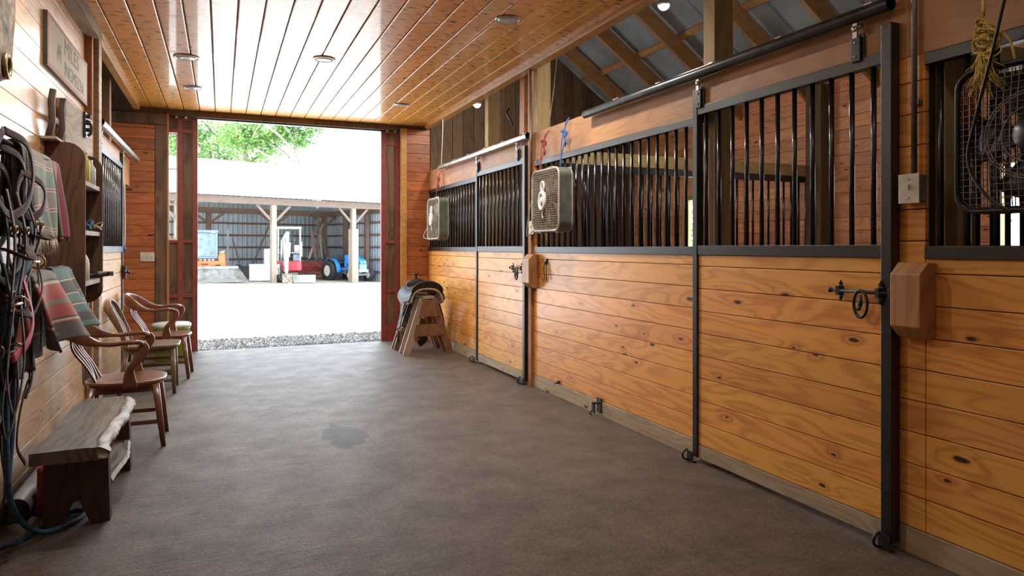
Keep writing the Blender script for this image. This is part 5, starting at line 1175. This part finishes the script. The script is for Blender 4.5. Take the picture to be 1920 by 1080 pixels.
# ---- orange skid loader, facing the barn
t = thing('skid_loader', 'orange loader with a grey cab and a wide worn bucket, left end of the shed', 'loader', (0, 0, 0))
mb = MB(); w0, w1 = -.78, .40
mb.box(w0, w0+.10, .0, .12, .95, 2.0); mb.box(w1-.10, w1, .0, .12, .95, 2.0); mb.box(w0, w0+.1, 1.0, 1.1, .95, 2.0); mb.box(w1-.1, w1, 1.0, 1.1, .95, 2.0); mb.box(w0-.03, w1+.03, -.06, 1.2, 1.98, 2.10); mb.box(w0, w1, 0, 1.1, .93, 1.02)
mb.build('cab_frame', 'cabgrey', t, bevel=.02, local=True)
mb = MB(); mb.box(w0+.1, w1-.1, .03, .05, 1.03, 1.97); mb.build('windshield', 'cabglass', t, local=True); mb = MB(); mb.box(w1-.06, w1-.04, .12, 1.0, 1.03, 1.97); mb.build('side_window', 'cabglass', t, local=True)
mb = MB(); mb.ball((w1-.16, -.08, 2.02), .07, 12, (1.3, .6, .7)); mb.build('work_light', 'white', t, local=True)
mb = MB(); mb.box(w0-.05, w1+.08, -.12, 1.5, .50, .84); mb.build('body', 'orange_p', t, bevel=.04, local=True)
mb = MB(); mb.box(w0, w1, -.05, .0, .84, .94); mb.build('light_bar', 'blk_plastic', t, local=True)
for k, x in enumerate((-.28, -.12, .04, .18)): mb = MB(); mb.box(x, x+.09, -.062, -.05, .865, .915); mb.build('marker_light', 'gtin' if k == 0 else 'white', t, local=True)
mb = MB(); mb.box(-.2, .04, -.16, -.12, .70, .74); mb.build('grab_handle', 'blk_plastic', t, bevel=.01, local=True)
for x in (w0-.12, w1-.12):
    for y in (.15, 1.2): mb = MB(); mb.lathe([(.2, 0), (.36, 0), (.40, .05), (.40, .18), (.36, .22), (.2, .22)], (x, y, .40), 'x', 24); mb.build('wheel', 'tyre', t, local=True)
mb = MB(); X0, X1 = -1.6, 1.15
mb.add([(X0, -.45, .60), (X1, -.45, .60), (X1+.1, -.35, .12), (X0, -.35, .12), (X1+.38, -1.05, .03), (X0, -1.05, .03)], [(0, 1, 2, 3), (3, 2, 4, 5), (1, 4, 2)])
mb.box(X0, X1, -.52, -.42, .55, .63); mb.build('bucket', 'bucket', t, solid=.03, local=True)
place(t, at(388, 27.6)+Vector((0, 0, gz(-.7, 28)+.0)), RC+math.radians(24))
t = thing('fuel_can', 'orange bag like can standing behind the loader bucket', 'can', (0, 0, 0))
mb = MB(); mb.lathe([(.14, .45), (.16, .7), (.15, 1.05), (.10, 1.16), (.05, 1.2)], (0, 0, 0), n=12); mb.build('body', 'orange_p', t, local=True); mb = MB(); mb.box(-.08, .09, -.02, .02, 1.2, 1.24); mb.cyl((.05, 0, 1.2), (.09, 0, 1.3), .02); mb.build('spout', 'white', t, local=True)
mb = MB(); mb.box(-.18, .18, -.18, .18, 0, .449); mb.build('stand', 'rust', t, local=True)
place(t, at(416, 27.85)+Vector((0, 0, gz(0, 28))), RC)
# ---- white chest
t = thing('white_chest', 'white box shaped appliance on the dirt beside the front post', 'freezer', (0, 0, 0))
mb = MB(); mb.box(-.60, .60, 0, .6, .06, .66); mb.build('body', 'freezer', t, bevel=.02, local=True); mb = MB(); mb.box(-.61, .61, -.01, .61, .661, .75); mb.build('lid', 'freezer', t, bevel=.02, local=True)
mb = MB(); mb.box(.28, .31, -.02, -.001, .18, .36); mb.build('handle', 'blk_plastic', t, local=True); mb = MB(); mb.box(-.58, .58, .02, .58, 0, .06); mb.build('plinth', 'rust', t, local=True)
place(t, at(496, 28.5)+Vector((0, 0, gz(1.4, 29))), RC+math.radians(16))
# ---- mini excavator
t = thing('mini_excavator', 'white and red mini excavator with its arm folded in front', 'excavator', (0, 0, 0))
def bz(name, mat, *r, bevel=.015): mb = MB(); mb.box(*r); return mb.build(name, mat, t, bevel=bevel, local=True)
for x in (-.62, .30):
    mb = MB(); mb.prism([(-.75, .08), (-.6, 0), (.6, 0), (.75, .12), (.75, .26), (.6, .36), (-.6, .36), (-.75, .26)], x, x+.24, 'x'); mb.build('track', 'tyre', t, bevel=.01, local=True)
bz('track_frame', 'rust', -.38, .3, -.3, .3, .1, .42)
mb = MB(); mb.prism([(-.56, -.35), (.30, -.35), (.45, -.2), (.46, .9), (-.56, .9)], .50, .90, 'z'); mb.build('house', 'ex_red', t, bevel=.03, local=True)
bz('engine_cover', 'ex_white', -1.08, -.565, -.2, .9, .68, 1.45, bevel=.06); bz('engine_base', 'ex_red', -1.1, -.565, -.22, .9, .55, .675, bevel=.02)
mb = MB()
for x in (-.54, .36):
    for y in (-.28, .65): mb.box(x, x+.06, y, y+.06, .90, 2.30)
mb.box(-.56, .44, -.32, .75, 2.28, 2.38); mb.box(-.54, .42, -.28, -.24, 1.25, 1.29); mb.build('canopy_frame', 'ex_white', t, bevel=.012, local=True)
bz('side_rail', 'ex_white', .42, .47, -.2, .4, 1.1, 1.75)
bz('seat', 'seatblk', -.14, .20, .3, .72, 1.0, 1.12, bevel=.03); bz('seat_back', 'seatblk', -.14, .20, .60, .74, 1.12, 1.75, bevel=.05); bz('console', 'cabgrey', .1, .36, -.1, .3, .91, 1.2); bz('lever_box', 'white', .15, .38, .2, .4, 1.3, 1.6, bevel=.03)
mb = MB(); mb.box(-.30, -.08, -.62, -.35, .45, .75); mb.build('boom_mount', 'rust', t, bevel=.02, local=True)
mb = MB(); mb.sweep(bez([(-.22, -.5, .6), (-.25, -.75, 1.2), (-.28, -.95, 1.75), (-.2, -1.05, 2.0), (-.1, -1.1, 2.08)], 5), .13, .16, Vector((0, 1, 0)), 8, 6); mb.build('boom', 'ex_white', t, local=True)
mb = MB(); mb.sweep([(-.12, -1.15, 2.14), (-.13, -1.2, 1.5), (-.15, -1.25, .9), (-.17, -1.25, .34)], [.13, .15, .15, .10], [.12, .14, .14, .10], Vector((0, 1, 0)), 8, 6); mb.build('dipper_arm', 'ex_white', t, local=True)
for x, a, b in ((-.38, (-.38, -.9, .8), (-.36, -1.1, 1.8)), (-.02, (-.02, -1.2, 1.7), (-.06, -1.3, 1.1))): mb = MB(); mb.cyl(a, b, .035, 10); mb.build('hydraulic_ram', 'hard', t, local=True)
mb = MB(); mb.tube(bez([(-.2, -1.1, 2.1), (.08, -1.1, 1.9), (.12, -1.15, 1.5), (-.02, -1.2, 1.2)], 6), .018, 6); mb.tube(bez([(-.4, -1.0, .75), (-.36, -1.2, .4), (-.2, -1.3, .1), (.02, -1.35, .02)], 6), .02, 6); mb.tube(bez([(-.5, -1.0, .65), (-.4, -1.3, .2), (-.1, -1.4, .05)], 6), .018, 6); mb.build('hoses', 'blk_plastic', t, local=True)
mb = MB(); mb.prism([(-1.42, .0), (-1.1, .02), (-1.05, .3), (-1.15, .42), (-1.32, .40)], -.33, .06, 'x'); mb.build('digging_bucket', 'rust', t, bevel=.01, local=True)
mb = MB(); mb.add([(.08, -.95, .02), (1.0, -.95, .02), (1.0, -.90, .34), (.08, -.90, .34), (.08, -.82, .02), (1.0, -.82, .02), (1.0, -.8, .34), (.08, -.8, .34)], [(0, 1, 2, 3), (5, 4, 7, 6), (3, 2, 6, 7), (1, 5, 6, 2), (4, 0, 3, 7), (0, 4, 5, 1)]); mb.box(.2, .3, -.8, .0, .15, .25); mb.box(.7, .8, -.8, 0, .15, .25); mb.build('dozer_blade', 'bucket', t, bevel=.01, local=True)
place(t, at(545, 29.3)+Vector((0, 0, gz(2.8, 30))), RC+math.radians(18))
# ---- tractor
t = thing('compact_tractor', 'blue compact tractor with cream wheels parked behind the front post', 'tractor', (0, 0, 0))
def wheel(x, y, r, w_, lug=True):
    mb = MB(); rr = r-.035 if lug else r-.02; mb.lathe([(r*.55, -w_/2), (rr*.93, -w_/2), (rr, -w_/2+.04), (rr, w_/2-.04), (rr*.93, w_/2), (r*.55, w_/2), (r*.55, -w_/2)], (x, y, r), 'y', 36, caps=False)
    n_ = 18 if r > .4 else 16
    for k in range(n_):
        for s_ in (-1, 1):
            a = 2*math.pi*(k+(.5 if s_ > 0 else 0))/n_; a2 = a+.22; p = Vector((x+(rr)*math.cos(a), y+s_*w_*.45, r+(rr)*math.sin(a))); q = Vector((x+(rr)*math.cos(a2), y+s_*.02, r+(rr)*math.sin(a2)))
            mb.beam(p, q, .045, .05, (math.cos(a), 0, math.sin(a)))
    wh = mb.build('wheel', 'tyre', t, local=True); 
    mb = MB(); mb.lathe([(r*.56, -w_*.42), (r*.52, -w_*.30), (r*.22, -w_*.16), (r*.2, -w_*.28), (.001, -w_*.28)], (x, y, r), 'y', 28); mb.lathe([(r*.56, w_*.42), (r*.52, w_*.30), (r*.22, w_*.16), (.001, w_*.16)], (x, y, r), 'y', 28)
    mb.build('rim', 'wheel', wh, local=True)
wheel(0, -.56, .47, .32); wheel(0, .56, .47, .32); wheel(1.58, -.52, .29, .20); wheel(1.58, .52, .29, .20)
def tb(name, mat, *r, bevel=.02): mb = MB(); mb.box(*r); return mb.build(name, mat, t, bevel=bevel, local=True)
for s_ in (-1, 1):
    mb = MB(); mb.sweep([(.56*math.cos(a)*1.02, s_*.46, .47+.56*math.sin(a)) for a in [math.radians(d) for d in range(-8, 160, 12)]], .22, .025, [Vector((math.cos(a), 0, math.sin(a))) for a in [math.radians(d) for d in range(-8, 160, 12)]], 8, 6); mb.build('fender', 'tr_blue', t, local=True)
tb('chassis', 'cabgrey', -.1, 1.5, -.14, .14, .32, .62); tb('platform', 'tr_blue', .35, .85, -.40, .40, .50, .54, bevel=.01); tb('front_axle', 'cabgrey', 1.53, 1.63, -.42, .42, .25, .35); tb('front_weight', 'white', 1.72, 1.86, -.26, .26, .42, .54)
mb = MB(); mb.prism([(.85, .62), (.85, 1.16), (1.0, 1.20), (1.5, 1.12), (1.74, 1.0), (1.80, .86)], -.25, .25, 'y') if False else mb.add([(x, s_*w2, z) for s_ in (-1, 1) for x, z, w2 in ((.80, .80, .27), (.80, 1.15, .22), (1.25, 1.14, .22), (1.65, 1.02, .20), (1.82, .86, .19), (1.82, .80, .2))], [(0, 1, 2, 3, 4, 5), (11, 10, 9, 8, 7, 6)]+[(k, k+6, 6+(k+1) % 6, (k+1) % 6) for k in range(6)])
mb.build('hood', 'tr_blue', t, bevel=.03, local=True); tb('grille_panel', 'cabgrey', .95, 1.80, -.21, .21, .52, .798); tb('cowl', 'tr_blue', .62, .80, -.20, .20, .62, 1.20, bevel=.04)
mb = MB(); mb.ball((1.80, -.10, .90), .05, 10, (.5, 1, .7)); mb.ball((1.80, .10, .90), .05, 10, (.5, 1, .7)); mb.build('headlights', 'white', t, local=True)
tb('seat', 'seatblk', -.05, .36, -.23, .23, .78, .90, bevel=.04); tb('seat_back', 'seatblk', -.16, -.04, -.23, .23, .88, 1.20, bevel=.04); tb('seat_base', 'blk_plastic', -.05, .3, -.15, .15, .62, .78)
mb = MB(); mb.tube([(.52+.0, .17*math.cos(a), 1.22+.1*math.sin(a)) for a in [2*math.pi*k/20 for k in range(20)]], .014, 6, closed=True); mb.cyl((.52, 0, 1.22), (.66, 0, 1.1), .018); mb.build('steering_wheel', 'blk_plastic', t, local=True)
for s_ in (-1, 1): tb('rollover_post', 'blk_plastic', -.30, -.22, s_*.42-.04, s_*.42+.04, .6, 1.52); mb = MB(); mb.box(-.33, -.29, s_*.42-.06, s_*.42+.0, 1.02, 1.08); mb.build('tail_light', 'orange_p', t, local=True)
rp = at(618, 32.0); rot = math.radians(-63); rc = rp + Vector((math.cos(rot+math.pi/2), math.sin(rot+math.pi/2), 0))*.56
place(t, rc+Vector((0, 0, gz(5, 31)+.01)), rot)
# ---- red implement
t = thing('red_implement', 'faded red box scraper between excavator and tractor', 'implement', (0, 0, 0))
mb = MB(); mb.prism([(-.3, .35), (.3, .35), (.45, .85), (-.45, .85)], -.9, .9, 'x'); mb.build('hopper', 'old_red', t, bevel=.01, local=True)
mb = MB(); mb.box(-1.0, 1.3, -.5, -.4, .30, .40); mb.box(-1.0, 1.3, -.62, -.56, .12, .2); mb.beam((0, -.5, .35), (.5, -.6, .78), .05, .06); mb.beam((1.0, -.5, .35), (.5, -.6, .78), .05, .06); mb.box(-.85, -.75, -.4, .3, 0, .36); mb.box(.75, .85, -.4, .3, 0, .36); mb.build('frame', 'old_red', t, bevel=.005, local=True)
for x in (-.5, .9): mb = MB(); mb.lathe([(.1, 0), (.2, 0), (.22, .04), (.2, .12), (.1, .12)], (x, -.55, .22), 'x'); mb.build('wheel', 'tyre', t, local=True)
place(t, at(580, 33.0)+Vector((0, 0, gz(4, 32))), RC)
# ---- heap and leaning lumber
random.seed(4); mb = MB(); mb.grid(lambda u, v: (-1.1+2.2*u, -.7+1.4*v, max(0, .62*math.sin(math.pi*u)*math.sin(math.pi*v)+.06*math.sin(u*23+v*9)*math.sin(math.pi*u)*math.sin(math.pi*v))), 20, 14)
o = tag(mb.build('spoil_heap', 'soil', local=True), 'dark heap of rubble against the shed back wall', 'heap'); q = at(452, 31.7); o.location = (q.x, q.y, gz(q.x, q.y)); o.rotation_euler = (0, 0, RC)
GL = 'lumber leaning in the shed'
for i, (xa, ya_, xb, yb_, D, w_, mat, lab) in enumerate([
    (409, 419, 428, 464, 33.2, .06, 'shed_post', 'thin pale pole leaning at a slant beside the loader'), (427, 506, 427, 430, 31.5, .08, 'tin_grey', 'pale upright pole right of the loader'),
    (504, 424, 475, 494, 33.2, .07, 'shed_wood', 'long grey board leaning towards the white chest'), (436, 448, 452, 503, 32.2, .05, 'shed_wood', 'thin board leaning right of the inner post'),
    (583, 482, 606, 419, 33.4, .10, 'shed_wood', 'brown board leaning right of the excavator, longest one') , (579, 485, 588, 460, 33.0, .10, 'shed_post', 'short pale board leaning beside the implement'),
    (592, 486, 584, 432, 33.0, .12, 'shed_wood', 'wide brown plank standing against the back wall'), (596, 486, 595, 408, 33.6, .12, 'shed_wood', 'tall brown timber standing near the corner'),
    (611, 480, 597, 406, 34.0, .08, 'shed_wood', 'slanting board in the rear corner of the shed'), (604, 486, 600, 440, 34.0, .09, 'bench', 'grey board standing in the rear corner')]):
    a, b = at(xa, D), at(xb, D); a.z = 1.35+(464-ya_)/1280*D; b.z = 1.35+(464-yb_)/1280*D
    mb = MB(); mb.beam(a, b, w_, .04, (0, 1, 0)); tag(mb.build('lumber_board', mat), lab, 'board', GL)
# ---- trees behind the shed
def tree(px_, D, zc, r, trunk_h, n, mat, seed, lab, blobs):
    random.seed(seed); base = at(px_, D); gx, gy = base.x, base.y
    t = thing('leafy_tree', lab, 'tree', (gx, gy, -.3), 'trees behind the shed')
    mb = MB(); mb.tube(bez([(gx, gy, -.3), (gx+.1, gy, trunk_h*.5), (gx-.1, gy, trunk_h)], 5), [.34-.02*k for k in range(11)], 12)
    for k in range(7): a = random.random()*6; z = trunk_h*(.5+.08*k); mb.tube([(gx, gy, z), (gx+1.2*math.cos(a), gy+1.2*math.sin(a), z+1), (gx+2.6*math.cos(a), gy+2.2*math.sin(a), z+1.8)], [.12, .07, .03], 8)
    mb.build('trunk', 'trunk', t)
    mb = MB(); vs = []; fs = []
    for (bx_, bz_, br) in blobs:
        for c in range(int(26*br)):
            q = Vector((random.gauss(0, 1), random.gauss(0, 1), random.gauss(0, 1))).normalized()*br*(.55+.5*random.random())
            cc = CR*(bx_+q.x)+CF*(q.y)+Vector((gx, gy, zc+bz_+q.z*.8)); cr_ = .35+.35*random.random()
            for k in range(n):
                p = cc+Vector((random.gauss(0, 1), random.gauss(0, 1), random.gauss(0, .55)))*cr_*.62; s_ = .07+.07*random.random()
                a = Vector((random.gauss(0, 1), random.gauss(0, 1), random.gauss(0, .6))).normalized(); b = a.orthogonal().normalized()
                o_ = len(vs); vs += [p-a*s_, p+b*s_*.62, p+a*s_, p-b*s_*.62]; fs.append((o_, o_+1, o_+2, o_+3))
    mb.add(vs, fs); mb.build('foliage', mat, t)
tree(408, 47, 9.4, 3, 9, 40, 'leaf', 1, 'broad green leafy tree behind the left half of the shed roof', [(-3.2, .2, 2.6), (-.5, .6, 2.2), (-.2, -1.2, 2.0), (-2, -1.4, 2.2), (-5.5, 0, 2.4), (-7.5, -.5, 2.4)])
tree(460, 45, 9.2, 3, 9, 42, 'leaf2', 2, 'brighter green leafy tree in the middle of the skyline', [(-.6, .2, 1.9), (1.2, .1, 1.7), (2.0, -.8, 1.3), (.4, -1.3, 1.6)])
tree(556, 44, 9.0, 3, 10, 40, 'leaf', 3, 'slim tree with sparse leaves and a bare trunk right of the others', [(-.4, .7, 1.0), (.5, -.5, .8), (1.4, .5, .7), (2.2, .6, .6), (.1, 1.2, 1.1), (-.6, -.1, .5)])
# green growth seen through the stall windows
tree(1500, 20, 2.5, 2, 4, 40, 'leaf2', 5, 'green bushy tree glimpsed through the stall windows', [(-3.5, 0, 1.6), (-1, .3, 1.8), (1.5, 0, 1.6), (4, 0, 1.6)])
